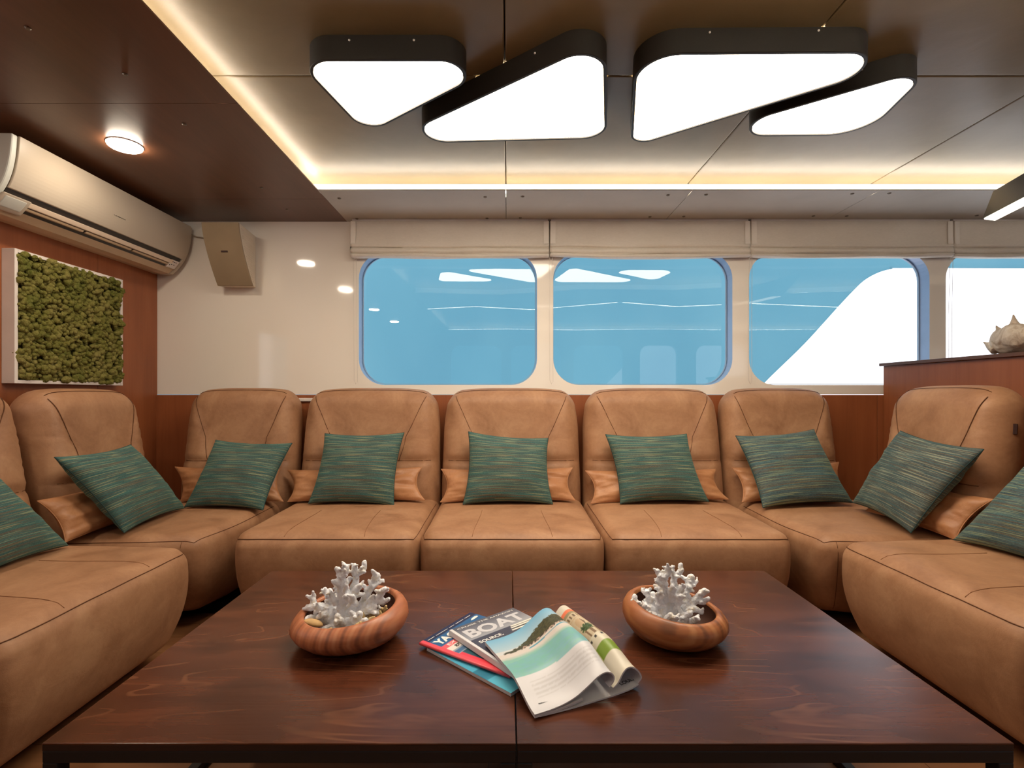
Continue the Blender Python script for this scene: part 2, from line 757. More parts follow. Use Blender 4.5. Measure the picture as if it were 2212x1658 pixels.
def lettering(g, body, o, ux, uy, bold=0.0, shear=0.0):
    "place text so that its bounding box spans o..o+ux..o+uy"
    o, ux, uy = Vector(o), Vector(ux), Vector(uy)
    vs, fs = text_geo(body, bold)
    g.add([o + ux * (x + shear * y) + uy * y for x, y in vs], fs)
    return g


def fillet(poly, radii, n=12):
    "round the corners of a convex polygon"
    out = []
    m = len(poly)
    for i in range(m):
        p = Vector(poly[i])
        a = (Vector(poly[i - 1]) - p).normalized()
        b = (Vector(poly[(i + 1) % m]) - p).normalized()
        r = radii[i] if isinstance(radii, (list, tuple)) else radii
        half = a.angle(b) / 2
        c = p + (a + b).normalized() * (r / math.sin(half))
        t0 = p + a * (r / math.tan(half))
        t1 = p + b * (r / math.tan(half))
        a0 = math.atan2((t0 - c).y, (t0 - c).x)
        a1 = math.atan2((t1 - c).y, (t1 - c).x)
        d = (a1 - a0 + math.pi) % (2 * math.pi) - math.pi
        for k in range(n + 1):
            q = a0 + d * k / n
            out.append((c.x + r * math.cos(q), c.y + r * math.sin(q)))
    return out


def rrect(x0, x1, z0, z1, r, n=10):
    return fillet([(x0, z0), (x1, z0), (x1, z1), (x0, z1)], r, n)


# ------------------------------------------------------------------ the room
def wall_plate(name, outer, holes, to3d, depth, mat):
    """a wall in 2-D (outer polygon, rounded holes) given thickness along the second axis of to3d(u, d, w)"""
    import bmesh
    me = bpy.data.meshes.new(name)
    bm = bmesh.new()
    loops = [outer] + holes
    for d in (0.0, depth):
        edges = []
        for lp in loops:
            vs = [bm.verts.new(to3d(u, d, w)) for u, w in lp]
            for i in range(len(vs)):
                edges.append(bm.edges.new((vs[i], vs[(i + 1) % len(vs)])))
        bmesh.ops.triangle_fill(bm, use_beauty=True, use_dissolve=False, edges=edges)
    for il, lp in enumerate(loops):
        n = len(lp)
        a = [bm.verts.new(to3d(u, 0.0, w)) for u, w in lp]
        b = [bm.verts.new(to3d(u, depth, w)) for u, w in lp]
        for i in range(n):
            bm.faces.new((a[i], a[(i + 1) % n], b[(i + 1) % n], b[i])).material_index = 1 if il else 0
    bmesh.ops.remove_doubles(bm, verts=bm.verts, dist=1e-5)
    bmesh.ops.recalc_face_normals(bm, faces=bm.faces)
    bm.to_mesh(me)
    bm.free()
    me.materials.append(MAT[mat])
    me.materials.append(MAT['reveal_blue_spill'])
    o = bpy.data.objects.new(name, me)
    COL.objects.link(o)
    return struct(o)


def rect(x0, x1, z0, z1):
    return [(x0, z0), (x1, z0), (x1, z1), (x0, z1)]


# floor: planks along x, one mesh
g = G()
random.seed(2)
y = YR - 0.1
while y < YW + 0.1:
    x = XL - 0.05 - random.random()
    while x < XR:
        L = 1.3
        g.box((max(x, XL - 0.1) + .001, y + .001, -0.02), (min(x + L, XR + .1) - .001, y + .139, 0.0))
        x += L
    y += 0.14
g.box((XL - 0.1, YR - 0.1, -0.06), (XR + 0.1, YW + 0.1, -0.02))
struct(put('floor', g, 'floor_wood'))

# front window wall (white gloss above, wood wainscot below)
WIN = [(-0.971, 0.190), (0.296, 1.463), (1.572, 2.748), (2.854, 4.03), (4.14, 5.31)]
WZ0, WZ1, WR = 1.157, 2.02, 0.17
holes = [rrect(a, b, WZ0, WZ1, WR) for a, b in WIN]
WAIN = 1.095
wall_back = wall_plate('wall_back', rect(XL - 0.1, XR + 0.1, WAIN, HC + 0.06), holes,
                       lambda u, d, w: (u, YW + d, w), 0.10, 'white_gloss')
g = G()
xs = [XL - 0.1, -1.25, -0.02, 1.22, 2.40, 3.6, 4.8, XR + 0.1]
for a, b in zip(xs[:-1], xs[1:]):
    g.box((a + .0015, YW - 0.012, 0.0), (b - .0015, YW + 0.1, WAIN - 0.002))
put('wainscot', g, 'wall_wood', wall_back, bevel=0.002)
g = G()
g.box((-1.5, YW - 0.028, 1.05), (-1.15, YW - 0.012, 1.072))
put('rail_ledge', g, 'frame_white', wall_back, bevel=0.004)

YG = YW + 0.085
for i, (a, b) in enumerate(WIN):
    t = bpy.data.objects.new('window_%d' % (i + 1), None)
    t.location = ((a + b) / 2, YG, WZ0)
    COL.objects.link(t)
    WORLD[t.name] = Vector(t.location)
    struct(t)
    lp = rrect(a + .004, b - .004, WZ0 + .004, WZ1 - .004, WR - .004)
    li = rrect(a + .008, b - .008, WZ0 + .008, WZ1 - .008, WR - .008)
    n = len(lp)
    g = G()
    g.add([(x, YG, z) for x, z in li], [tuple(range(n))])
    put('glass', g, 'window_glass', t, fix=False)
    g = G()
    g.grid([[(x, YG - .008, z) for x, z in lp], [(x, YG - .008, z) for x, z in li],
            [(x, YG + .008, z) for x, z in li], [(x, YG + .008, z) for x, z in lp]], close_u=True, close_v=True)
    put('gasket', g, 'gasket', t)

# left wall
LW = (1.13, 1.95, 1.15, 1.68)
g = G()
ys = [YR - 0.1, -1.6, -0.5, 0.6, LW[0]]
for a, b in zip(ys[:-1], ys[1:]):
    g.box((XL - 0.1, a + .001, 0.0), (XL, b - .001, HC + 0.06))
g.box((XL - 0.1, LW[0], 0.0), (XL, LW[1], LW[2]))
g.box((XL - 0.1, LW[0], LW[3]), (XL, LW[1], HC + 0.06))
ys = [LW[1], 2.82, YW]
for a, b in zip(ys[:-1], ys[1:]):
    g.box((XL - 0.1, a + .001, 0.0), (XL, b - .001, HC + 0.06))
struct(put('wall_left', g, 'wall_wood', bevel=0.0015))
g = G()
g.add([(XL - .06, LW[0], LW[2]), (XL - .06, LW[1], LW[2]), (XL - .06, LW[1], LW[3]), (XL - .06, LW[0], LW[3])], [(0, 1, 2, 3)])
struct(put('window_14', g, 'window_glass', fix=False))

# rear wall with windows, unseen right wall windows added for cool light on the table
RW = [(-1.05, -0.12), (0.06, 0.98), (1.22, 2.146), (2.457, 3.155), (3.5, 4.4)]
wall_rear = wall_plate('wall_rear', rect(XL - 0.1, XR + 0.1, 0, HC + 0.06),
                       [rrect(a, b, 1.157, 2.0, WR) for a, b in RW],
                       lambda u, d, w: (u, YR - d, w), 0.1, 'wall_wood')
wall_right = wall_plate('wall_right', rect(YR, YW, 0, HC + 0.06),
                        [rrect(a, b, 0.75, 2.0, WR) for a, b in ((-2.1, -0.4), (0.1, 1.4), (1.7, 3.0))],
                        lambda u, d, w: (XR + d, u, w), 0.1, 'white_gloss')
k = len(WIN)
for i, (a, b) in enumerate(RW):
    g = G()
    g.add([(x, YR - .08, z) for x, z in rrect(a + .002, b - .002, 1.159, 1.998, WR)], [tuple(range(44))])
    struct(put('window_%d' % (k + i + 1), g, 'window_glass', fix=False))
for i, (a, b) in enumerate(((-2.1, -0.4), (0.1, 1.4), (1.7, 3.0))):
    g = G()
    g.add([(XR + .08, x, z) for x, z in rrect(a + .002, b - .002, .752, 1.998, WR)], [tuple(range(44))])
    struct(put('window_%d' % (k + 5 + i + 1), g, 'window_glass', fix=False))

# raised ceiling in upholstered panels
g = G()
cx = [-1.25, -0.011, 1.032, 2.08, 3.13, 4.18, 5.2, XR]
cy = [YR, -1.25, -0.2, 0.85, 1.915, 2.905]
for a, b in zip(cx[:-1], cx[1:]):
    for c, d in zip(cy[:-1], cy[1:]):
        g.box((a + .0015, c + .0015, HC), (b - .0015, d - .0015, HC + 0.03))
ceiling = struct(put('ceiling', g, 'ceiling_leatherette', bevel=0.006, seg=3))
g = G()
g.box((XL - 0.1, YR - 0.1, HC + 0.03), (XR + 0.1, YW + 0.1, HC + 0.06))
put('roof_backing', g, 'black_shadow_gap', ceiling)

ZZ1 = [(-1.046, 1.15), (-0.106, 1.02), (0.82, 1.33), (1.83, 1.28), (2.26, 1.40), (3.2, 1.10), (4.4, 1.35), (XR, 1.2)]
ZZ2 = [(-1.046, 0.0), (-0.42, 0.18), (0.32, -0.05), (1.33, 0.48), (2.14, 0.18), (3.0, 0.40), (4.4, 0.1), (XR, 0.3)]
ZZ3 = [(-1.046, -2.14), (0.0, -2.05), (1.2, -2.2), (2.5, -2.05), (4.0, -2.2), (XR, -2.1)]
TH = 0.006


def riser(gr, gl, pts, off):
    "upstand set back by off from a cove edge, and the LED tape on it"
    q = [(x + off[0], y + off[1]) for x, y in pts]
    sx, sy = (0 if off[0] == 0 else math.copysign(1, off[0])), (0 if off[1] == 0 else math.copysign(1, off[1]))
    for (x0, y0), (x1, y1) in zip(q[:-1], q[1:]):
        A = [(x0, y0), (x1, y1), (x1 + .012 * sx, y1 + .012 * sy), (x0 + .012 * sx, y0 + .012 * sy)]
        gr.prism(A, HS + TH, HC)
        B = [(x0 - .062 * sx, y0 - .062 * sy), (x1 - .062 * sx, y1 - .062 * sy), (x1 - .050 * sx, y1 - .050 * sy),
             (x0 - .050 * sx, y0 - .050 * sy)]
        gl.prism(B, HS + TH + .0005, HS + TH + .009)


# soffit over the windows, three panels with screws
soffit_front = G()
sx = [XLIP, -0.011, 1.018, 2.05, 3.1, 4.15, XR]
for i, (a, b) in enumerate(zip(sx[:-1], sx[1:])):
    poly = [(a + .0015, YLIP), (b - .0015, YLIP), (b - .0015, YW), (a + .0015 if i else a, YW)]
    soffit_front.prism(poly, HS, HS + TH)
trim_front = struct(put('trim_1', soffit_front, 'soffit_leatherette'))
gr, gl = G(), G()
riser(gr, gl, [(XLIP - .11, YLIP), (XR, YLIP)], (0, .11))
put('cove_upstand', gr, 'cove_white', trim_front)
put('led_strip', gl, 'led_tape', trim_front)


def screw_at(px, py, parent, mat='screw_metal', z=HS, r=0.008):
    p = atz(px, py, z) if False else None
    Y = (z - H) * FPX / (VY - py)
    x = (px - VX) * Y / FPX
    gs = G()
    r *= 1.25
    gs.lathe([(0.0001, -.005), (r * .6, -.005), (r, -.002), (r, 0.0)], 12, (x, Y, z))
    gs.lathe([(0.0001, -.0045), (r * .3, -.0042)], 6, (x, Y, z))
    return put('screw', gs, mat, parent, smooth=False)


for px, py in ((733, 428), (1048, 425), (1129, 424), (1443, 421), (1525, 420), (1841, 418), (1921, 417),
               (771, 472), (1052, 471), (1124, 470), (1404, 468), (1477, 467), (1757, 466), (1829, 466), (2110, 465)):
    screw_at(px, py, trim_front)

# brown wooden lowered ceiling on the left
g = G()
ys = [YR, -1.2, 0.15, 0.98, 1.955, 2.915, YW]
for a, b in zip(ys[:-1], ys[1:]):
    g.box((XL, a + .001, HS), (XLIP, b - .001, HS + TH))
trim_left = struct(put('trim_2', g, 'ceiling_wood'))
gr, gl = G(), G()
riser(gr, gl, [(XLIP, 1.15 + .1), (XLIP, YLIP + .11)], (-.11, 0))
riser(gr, gl, [(XLIP, -2.25), (XLIP, 0.0)], (-.11, 0))
put('cove_upstand', gr, 'cove_white', trim_left)
put('led_strip', gl, 'led_tape', trim_left)
for px, py in ((270, 160), (398, 268), (565, 405), (620, 452), (60, 60)):
    screw_at(px, py, trim_left, 'screw_metal', HS, 0.007)

# zigzag beam behind the camera and rear soffit (seen in the window glass)
g = G()
for i in range(len(ZZ1) - 1):
    pass
poly = ZZ1 + ZZ2[::-1]
g.prism(poly[::-1], HS, HS + TH)
trim_beam = struct(put('trim_3', g, 'soffit_leatherette'))
gr, gl = G(), G()
riser(gr, gl, ZZ1, (0, -.11))
riser(gr, gl, ZZ2, (0, .11))
put('cove_upstand', gr, 'cove_white', trim_beam)
put('led_strip', gl, 'led_tape', trim_beam)
for (i0, i1, lab) in ((0, 3, 'zigzag lit strip on the beam, mirrored as a line in the left two windows'),
                      (3, 6, 'zigzag lit strip on the beam, mirrored as a line in the third window')):
    pz = ZZ2[i0:i1 + 1]
    pz = [(x, y + .15) for x, y in pz]
    if i0:
        pz[0] = (pz[0][0] + .06, pz[0][1])
    root = thing('zigzag_lamp', lab, 'linear light', (pz[0][0], pz[0][1], HS), group='zigzag light profiles under the beam')
    ga, gb = G(), G()
    for (xa, ya), (xb, yb) in zip(pz[:-1], pz[1:]):
        ga.prism([(xa, ya - .022), (xb, yb - .022), (xb, yb + .022), (xa, ya + .022)], HS - .012, HS)
        gb.prism([(xa, ya - .016), (xb, yb - .016), (xb, yb + .016), (xa, ya + .016)], HS - .0135, HS - .0121)
    put('profile', ga, 'black_steel', root)
    put('diffuser', gb, 'zigzag_glow', root)
g = G()
g.prism([(x, y) for x, y in ZZ3][::-1] + [(-1.046, YR), (XR, YR)], HS, HS + TH)
trim_rear = struct(put('trim_4', g, 'soffit_leatherette'))
gr, gl = G(), G()
riser(gr, gl, ZZ3, (0, -.11))
put('cove_upstand', gr, 'cove_white', trim_rear)
put('led_strip', gl, 'led_tape', trim_rear)

# ------------------------------------------------------------------ outside: blue side screen of the deck
YS = 4.25
edge = [(1560, 925), (1650, 828), (1737, 743), (1810, 663), (1843, 628), (1869, 604), (1899, 588), (1928, 580),
        (1955, 578), (2300, 579), (2900, 581)]
pts = [at(px, py, YS) for px, py in edge]
fine = [pts[0]]
for i in range(1, len(pts)):            # smooth curve through the traced edge
    p0, p1, p2, p3 = pts[max(i - 2, 0)], pts[i - 1], pts[i], pts[min(i + 1, len(pts) - 1)]
    for k in range(1, 7):
        t = k / 6
        fine.append(.5 * ((2 * p1) + (p2 - p0) * t + (2 * p0 - 5 * p1 + 4 * p2 - p3) * t * t + (3 * p1 - p0 - 3 * p2 + p3) * t ** 3))
pts = fine
poly = [(p.x, p.z) for p in pts]
poly = [(-4.5, poly[0][1])] + poly + [(poly[-1][0], 3.0), (-4.5, 3.0)]
n = len(poly)
g = G()
g.add([(x, YS, z) for x, z in poly] + [(x, YS + .012, z) for x, z in poly],
      [tuple(range(n)), tuple(range(2 * n - 1, n - 1, -1))] +
      [(i, (i + 1) % n, n + (i + 1) % n, n + i) for i in range(n)])
tag(put('deck_screen', g, 'blue_screen', loc=None), 'pale blue side screen outside the windows with a sloping curved cut edge', 'screen')

g = G()
yr = YR - 0.95
rp = [(x, z) for x, z in poly]
g.add([(x - .25, yr, z) for x, z in rp] + [(x - .25, yr - .012, z) for x, z in rp],
      [tuple(range(n)), tuple(range(2 * n - 1, n - 1, -1))] +
      [(i, (i + 1) % n, n + (i + 1) % n, n + i) for i in range(n)])
tag(put('deck_screen', g, 'blue_screen', loc=None), 'matching blue side screen across the boat, seen only mirrored in the second window', 'screen')

# ------------------------------------------------------------------ ceiling lamps
LAMP_H = 0.082
ZL = HC - LAMP_H


def ceiling_lamp(tri, radii, screws, label):
    P = []
    for px, py in tri:
        Y = (ZL - H) * FPX / (VY - py)
        P.append(((px - VX) * Y / FPX, Y))
    area = sum(P[i][0] * P[(i + 1) % 3][1] - P[(i + 1) % 3][0] * P[i][1] for i in range(3))
    if area < 0:
        P = P[::-1]
        radii = radii[::-1]
    out = fillet(P, radii, 16)
    cx, cy = sum(p[0] for p in P) / 3, sum(p[1] for p in P) / 3

    def inset(d):
        # offset of the rounded triangle: same fillet centres, smaller radii
        res = []
        m = len(out)
        for i in range(m):
            a, b = Vector(out[i - 1]), Vector(out[(i + 1) % m])
            t = (b - a).normalized()
            nrm = Vector((-t.y, t.x))
            res.append((out[i][0] + nrm.x * d, out[i][1] + nrm.y * d))
        return res
    in1, in2 = inset(.011), inset(.013)
    root = thing('ceiling_lamp', label, 'ceiling light', (cx, cy, HC), group='rounded triangle ceiling lamps')
    n = len(out)
    g = G()
    rows = [[(x, y, HC) for x, y in out], [(x, y, ZL + .002) for x, y in out], [(x, y, ZL) for x, y in inset(.002)],
            [(x, y, ZL) for x, y in in1], [(x, y, ZL + .008) for x, y in in1]]
    g.grid(rows, close_u=True)
    sh = put('housing', g, 'lamp_black', root)
    auto_smooth(sh, 35)
    g = G()
    g.prism(in2, ZL + .004, ZL + .009)
    d = put('diffuser', g, 'lamp_diffuser', root)
    for (px, py) in screws:
        # screws sit on the near side face of the housing
        best = None
        for i in range(n):
            a, b = out[i], out[(i + 1) % n]
            for k in range(300):
                x = a[0] + (b[0] - a[0]) * k / 300
                y = a[1] + (b[1] - a[1]) * k / 300
                if abs(VX + x / y * FPX - px) < 1.5 and (best is None or y < best[1]):
                    best = (x, y)
        if best:
            z = H + (VY - py) * best[1] / FPX
            z = min(max(z, ZL + .02), HC - .006)
            gs = G()
            gs.ico((best[0], best[1] - .0005, z), .0042, 1)
            put('screw', gs, 'screw_white', root, smooth=True)
    return root


ceiling_lamp([(635, 128), (1111, 128), (791.5, 291)], [.095, .088, .085], [(756, 87), (895, 87)],
             'leftmost black framed ceiling lamp, a small rounded triangle pointing at the windows')
ceiling_lamp([(1310, 80), (1312, 299.5), (818, 312)], [.10, .10, .10], [(1155, 115)],
             'second black framed ceiling lamp from the left, tapering to the left')
ceiling_lamp([(1371, 115), (2046, 110), (1361, 319)], [.13, .10, .07], [(1532, 70), (1767, 66)],
             'largest black framed ceiling lamp, third from the left, straight edge towards the viewer')
ceiling_lamp([(2025.6, 140.7), (1869, 293), (1492, 296)], [.085, .15, .10], [(1861, 150)],
             'rightmost black framed ceiling lamp, tucked behind the largest one')


def downlight(x, y, label):
    root = thing('downlight', label, 'downlight', (x, y, HS), group='round downlights in the wooden ceiling')
    g = G()
    g.lathe([(.070, 0), (.071, -.003), (.069, -.005), (.0665, -.005), (.066, -.003)], 40, (x, y, HS))
    auto_smooth(put('rim', g, 'frame_white', root), 30)
    g = G()
    g.lathe([(.0655, -.004), (.0655, -.011), (.058, -.016), (.040, -.019), (.0002, -.020)], 40, (x, y, HS))
    put('diffuser', g, 'downlight_glow', root, smooth=True)
    return root


downlight(-1.722, 2.277, 'round lit downlight in the wooden ceiling beside the air conditioner')
downlight(-1.73, 1.20, 'lit downlight seen only as the lower right reflection in the white wall')
downlight(-1.77, 0.07, 'round lit downlight seen only as the upper left reflection in the first window')
downlight(-1.75, -1.05, 'round lit downlight seen only as the lower right reflection in the first window')

# linear lamp at the right edge
root = thing('linear_lamp', 'dark angular hanging lamp with a lit underside at the right edge of the ceiling', 'pendant lamp',
             (2.33, 2.45, 2.0))
D = Vector((-.28, -1, 0)).normalized() * .62
A, B, C, Dd = Vector((2.395, 2.50, 2.0986)), Vector((2.267, 2.42, 1.930)), Vector((2.345, 2.44, 1.930)), Vector((2.47, 2.52, 2.0986))
g = G()
g.hexa([B + Vector((0, 0, .006)), C + Vector((0, 0, .006)), C + D + Vector((0, 0, .006)), B + D + Vector((0, 0, .006))],
       [A, Dd, Dd + D, A + D])
put('housing', g, 'black_steel', root, bevel=.002)
g = G()
w = (C - B) * .06
g.hexa([B + w + D * .015, C - w + D * .015, C - w + D, B + w + D], [p + Vector((0, 0, .006)) for p in
                                                         (B + w + D * .015, C - w + D * .015, C - w + D, B + w + D)])
put('diffuser', g, 'pendant_glow', root)
for k in (.3, .85):
    g = G()
    p = (A + Dd) / 2 + D * k
    g.tube([p - Vector((0, 0, .01)), Vector((p.x, p.y, HC))], .004, 8)
    put('hanging_rod', g, 'black_steel', root)

# ------------------------------------------------------------------ Roman blinds
random.seed(5)


def blind(x0, x1, seed, label):
    zt = 2.207
    yb = YW - 0.004
    root = thing('roman_blind', label, 'blind', ((x0 + x1) / 2, yb, zt), group='folded Roman blinds above the windows')
    # front profile: (distance out of the wall, z)
    prof = [(.010, zt), (.052, zt), (.056, zt - .004), (.054, zt - .05), (.056, zt - .10), (.060, zt - .150),
            (.064, zt - .160), (.062, zt - .166), (.036, zt - .169), (.036, zt - .171), (.058, zt - .174), (.068, zt - .190), (.066, zt - .203), (.040, zt - .206), (.040, zt - .208),
            (.060, zt - .211), (.070, zt - .220), (.066, zt - .230), (.050, zt - .232), (.010, zt - .228)]
    N = 70
    rows = []
    for k in range(N + 1):
        x = x0 + .004 + (x1 - x0 - .008) * k / N
        row = []
        for i, (d, z) in enumerate(prof):
            low = max(0, (zt - z) / .23)
            s = noise.noise(Vector((x * 2.3 + seed * 9, i * .35, seed))) * .010 * low ** 2
            b = noise.noise(Vector((x * 3.1 + seed * 4, 4 + i * .5, seed))) * .012 * low
            sag = -.004 * math.sin(math.pi * k / N) * low
            row.append((x, yb - d - b, z + s + sag))
        rows.append(row)
    g = G().grid(rows)
    g.f.append(tuple(range(len(prof))))
    g.f.append(tuple(N * len(prof) + i for i in range(len(prof)))[::-1])
    put('folded_cloth', g, 'blind_linen', root, smooth=True)
    for xa in (x0 + .006, x1 - .038):
        g = G()
        rws = []
        for z in (zt - .006, zt - .05, zt - .10, zt - .150):
            d = .0585 + (.004 if z < zt - .12 else 0)
            rws.append([(xa, yb - d - .0025, z), (xa + .032, yb - d - .0025, z)])
        g.grid(rws)
        g.grid([[(p[0], p[1] + .004, p[2]) for p in r] for r in rws])
        put('side_hem', g, 'blind_hem', root)
    g = G()
    g.box((x0 + .01, yb - .045, zt), (x1 - .01, yb, zt + .012))
    put('head_rail', g, 'frame_white', root)
    xc = x0 + .015 if seed < 1.5 else x0 + .004
    g = G()
    g.tube([(xc, yb - .03, zt - .2), (xc - .002, yb - .02, zt - .6), (xc + .001, yb - .018, zt - 1.03 + .01),
            (xc + .012, yb - .018, zt - 1.045), (xc + .022, yb - .018, zt - 1.03), (xc + .02, yb - .02, zt - .6),
            (xc + .018, yb - .03, zt - .2)], .0011, 6)
    put('pull_cord', g, 'cord_white', root, smooth=True)


bx = [at(p, 500, 3.25).x for p in (757, 1187, 1620, 2056, 2492)]
for i, (nm, s) in enumerate((('first', 1.0), ('second', 2.0), ('third', 3.0), ('fourth', 4.0))):
    blind(bx[i], bx[i + 1], s, ['folded cream Roman blind above the leftmost window, next to the white wall',
                                'folded cream Roman blind above the second window from the left, creased at its lower right',
                                'folded cream Roman blind above the window showing the sloping blue screen edge',
                                'folded cream Roman blind at the right edge, above the window behind the conch shell'][i])

# ------------------------------------------------------------------ air conditioner
Y0, Y1 = 2.10, 3.245
root = thing('air_conditioner', 'cream wall mounted air conditioner under the wooden ceiling at top left', 'air conditioner', (XL, 2.67, 1.86))


def prof_u(z):
    "how far the body stands out from the wall at height z"
    t = (2.17 - z) / .31
    return .252 - .020 * t - .11 * t ** 3.2


def ac_strip(z_hi, z_lo, y0, y1, du, n=10):
    zs = [z_hi + (z_lo - z_hi) * i / n for i in range(n + 1)]
    g = G()
    rows = []
    for yy in (y0, y1):
        rows.append([(XL + prof_u(z) + du, yy, z) for z in zs])
    m = 2
    g.grid(rows)
    back = [[(x - .012, yy, z) for x, yy, z in r] for r in rows]
    o = len(g.v)
    g.grid(back)
    k = n + 1
    g.f += [(0, k, o + k, o)[::1], (n, o + n, o + k + n, k + n)]
    g.f += [(i, i + 1, o + i + 1, o + i) for i in range(n)] + [(k + i, o + k + i, o + k + i + 1, k + i + 1) for i in range(n)]
    return g


zs = [2.168 - .302 * i / 14 for i in range(15)]
ring = [(0, 2.168)] + [(prof_u(z) - .010, z) for z in zs] + [(.07, 1.863), (0, 1.875)]
g = G()
rows = [[(XL + u, yy, z) for u, z in ring] for yy in (Y0, Y1 - .01)]
g.grid(rows)
m = len(ring)
g.f += [tuple(range(m)), tuple(range(2 * m - 1, m - 1, -1))]
body = put('body', g, 'ac_belly', root, bevel=.003)
# end caps
for yy, h, mt in ((Y0 - .028, .028, 'ac_side'), (Y1 - .012, .028, 'ac_white')):
    g = G()
    r2 = [(0, 2.170)] + [(prof_u(z) + .001, z) for z in zs] + [(.075, 1.860), (0, 1.872)]
    rows = [[(XL + u, y_, z) for u, z in r2] for y_ in (yy, yy + h)]
    g.grid(rows)
    m = len(r2)
    g.f += [tuple(range(m)), tuple(range(2 * m - 1, m - 1, -1))]
    put('end_cap', g, mt, root, bevel=.006)
put('front_panel', ac_strip(2.170, 1.957, Y0 + .004, Y1 - .002, .004, 14), 'ac_white', root, bevel=.003)
put('dark_slot', ac_strip(1.957, 1.934, Y0 + .004, Y1 - .02, -.004), 'ac_dark', root)
put('outlet', ac_strip(1.918, 1.893, Y0 + .02, Y1 - .10, -.008), 'ac_dark', root)
put('upper_flap', ac_strip(1.934, 1.915, Y0 + .10, Y1 - .075, .004), 'ac_flap', root, bevel=.002)
for a, b in ((Y0 + .10, Y0 + .42), (Y0 + .435, Y0 + .74), (Y0 + .755, Y1 - .10)):
    put('lower_flap', ac_strip(1.911, 1.903, a, b, .002), 'ac_belly', root, bevel=.001)
put('control_panel', ac_strip(1.936, 1.892, Y1 - .095, Y1 - .02, .003), 'frame_white', root, bevel=.002)
g = G()
for k, (yy, z) in enumerate(((.03, 1.925), (.045, 1.925), (.035, 1.910), (.055, 1.910), (.07, 1.905), (.06, 1.925))):
    u = prof_u(z) + .0045
    g.box((XL + u - .002, Y1 - .02 - yy, z - .002), (XL + u + .001, Y1 - .02 - yy + .007, z + .002))
put('control_marks', g, 'print_black', root)
sw = put('sensor_frame', ac_strip(1.936, 1.876, Y0 - .01, Y0 + .115, .012, 8), 'ac_white', root, bevel=.006)
put('sensor_window', ac_strip(1.926, 1.886, Y0 + .004, Y0 + .098, .0145, 8), 'ac_side', sw, bevel=.003)
g = G()
zz = 2.027
u = prof_u(zz) + .0052
lettering(g, 'Panasonic', (XL + u, 2.63, zz), (0, .080, 0), (-.001, 0, .017), 0.03)
put('badge', g, 'print_black', root, fix=False)

g = G()
g.tube([(-2.06, 3.27, 2.135), (-2.02, 3.285, 2.118), (-1.95, 3.29, 2.108), (-1.82, 3.285, 2.11)], .004, 8)
tag(put('cable', g, 'cable_grey', smooth=True), 'short grey cable on the white wall between the air conditioner and loudspeaker', 'cable')

# ------------------------------------------------------------------ loudspeaker
root = thing('loudspeaker', 'beige loudspeaker with a slanting front high on the white wall', 'loudspeaker', (-1.73, 3.29, 1.79))
n = 16
front = []
for i in range(n + 1):
    t = i / n
    yy = 3.035 + .17 * t ** 1.5
    z = 2.128 - .345 * t
    front.append((yy, z))
g = G()
rows = []
for yy, z in front:
    rows.append([(-1.838, yy, z), (-1.615, yy, z)])
g.grid(rows)
o = len(g.v)
g.grid([[(x, y_ + .014, z) for x, y_, z in r] for r in rows])
g.f += [(2 * i, 2 * i + 2, o + 2 * i + 2, o + 2 * i) for i in range(n)] + [(2 * i + 1, o + 2 * i + 1, o + 2 * i + 3, 2 * i + 3) for i in range(n)]
g.f += [(0, o, o + 1, 1), (2 * n, 2 * n + 1, o + 2 * n + 1, o + 2 * n)]
put('grille', g, 'speaker_face', root, bevel=.003)
g = G()
rows = []
for yy, z in front:
    rows.append([(-1.838, yy + .0145, z), (-1.80, YW - .006, z * .97 + .03 * 1.95), (-1.640, YW - .006, z * .97 + .03 * 1.95), (-1.615, yy + .0145, z)])
g.grid(rows, close_u=True)
g.f += [(0, 1, 2, 3), (4 * n, 4 * n + 3, 4 * n + 2, 4 * n + 1)]
case = put('case', g, 'speaker_case', root, bevel=.004)
for k in range(22):
    t = .08 + .84 * k / 21
    yy = 3.035 + .17 * t ** 1.5 + .02
    z = 2.128 - .345 * t
    g = G()
    g.tube([(-1.6155, yy + .012, z), (-1.637, YW - .03, z * .97 + .03 * 1.95)], .0022, 6)
    put('vent_rib', g, 'speaker_case', case)
g = G()
yy = 3.035 + .17 * .47 ** 1.5
g.box((-1.748, yy - .004, 1.963), (-1.708, yy + .003, 1.972))
put('badge', g, 'tag_dark', root)

# ------------------------------------------------------------------ moss picture
root = thing('moss_picture', 'square green moss picture in a white box frame on the brown left wall', 'picture', (XL, 2.6, 1.145))
fx = XL + .060
ya, yb_, za, zb = 2.283, 2.925, 1.147, 1.757
g = G()
wd = .016
for lo, hi in (((XL, ya, za), (fx, ya + wd, zb)), ((XL, yb_ - wd, za), (fx, yb_, zb)),
               ((XL, ya + wd, za), (fx, yb_ - wd, za + wd)), ((XL, ya + wd, zb - wd), (fx, yb_ - wd, zb))):
    g.box(lo, hi)
put('frame', g, 'frame_white', root, bevel=.0015)
g = G()
g.box((XL, ya + wd, za + wd), (XL + .035, yb_ - wd, zb - wd))
random.seed(11)
for k in range(2600):
    yy = random.uniform(ya + .018, yb_ - .010)
    z = random.uniform(za + .016, zb - .014)
    r = random.uniform(.008, .0175)
    vs, fs = ICO[2] if r > .016 else ICO[1]
    c = Vector((XL + .045 + random.uniform(-.008, .022), yy, z))
    sd = random.random() * 50
    g.add([c + p * r * (1 + .45 * noise.noise(p * 2.3 + Vector((sd, sd, 0)))) for p in vs], fs)
o = put('moss', g, 'moss', root, smooth=True)
o['kind'] = 'stuff'

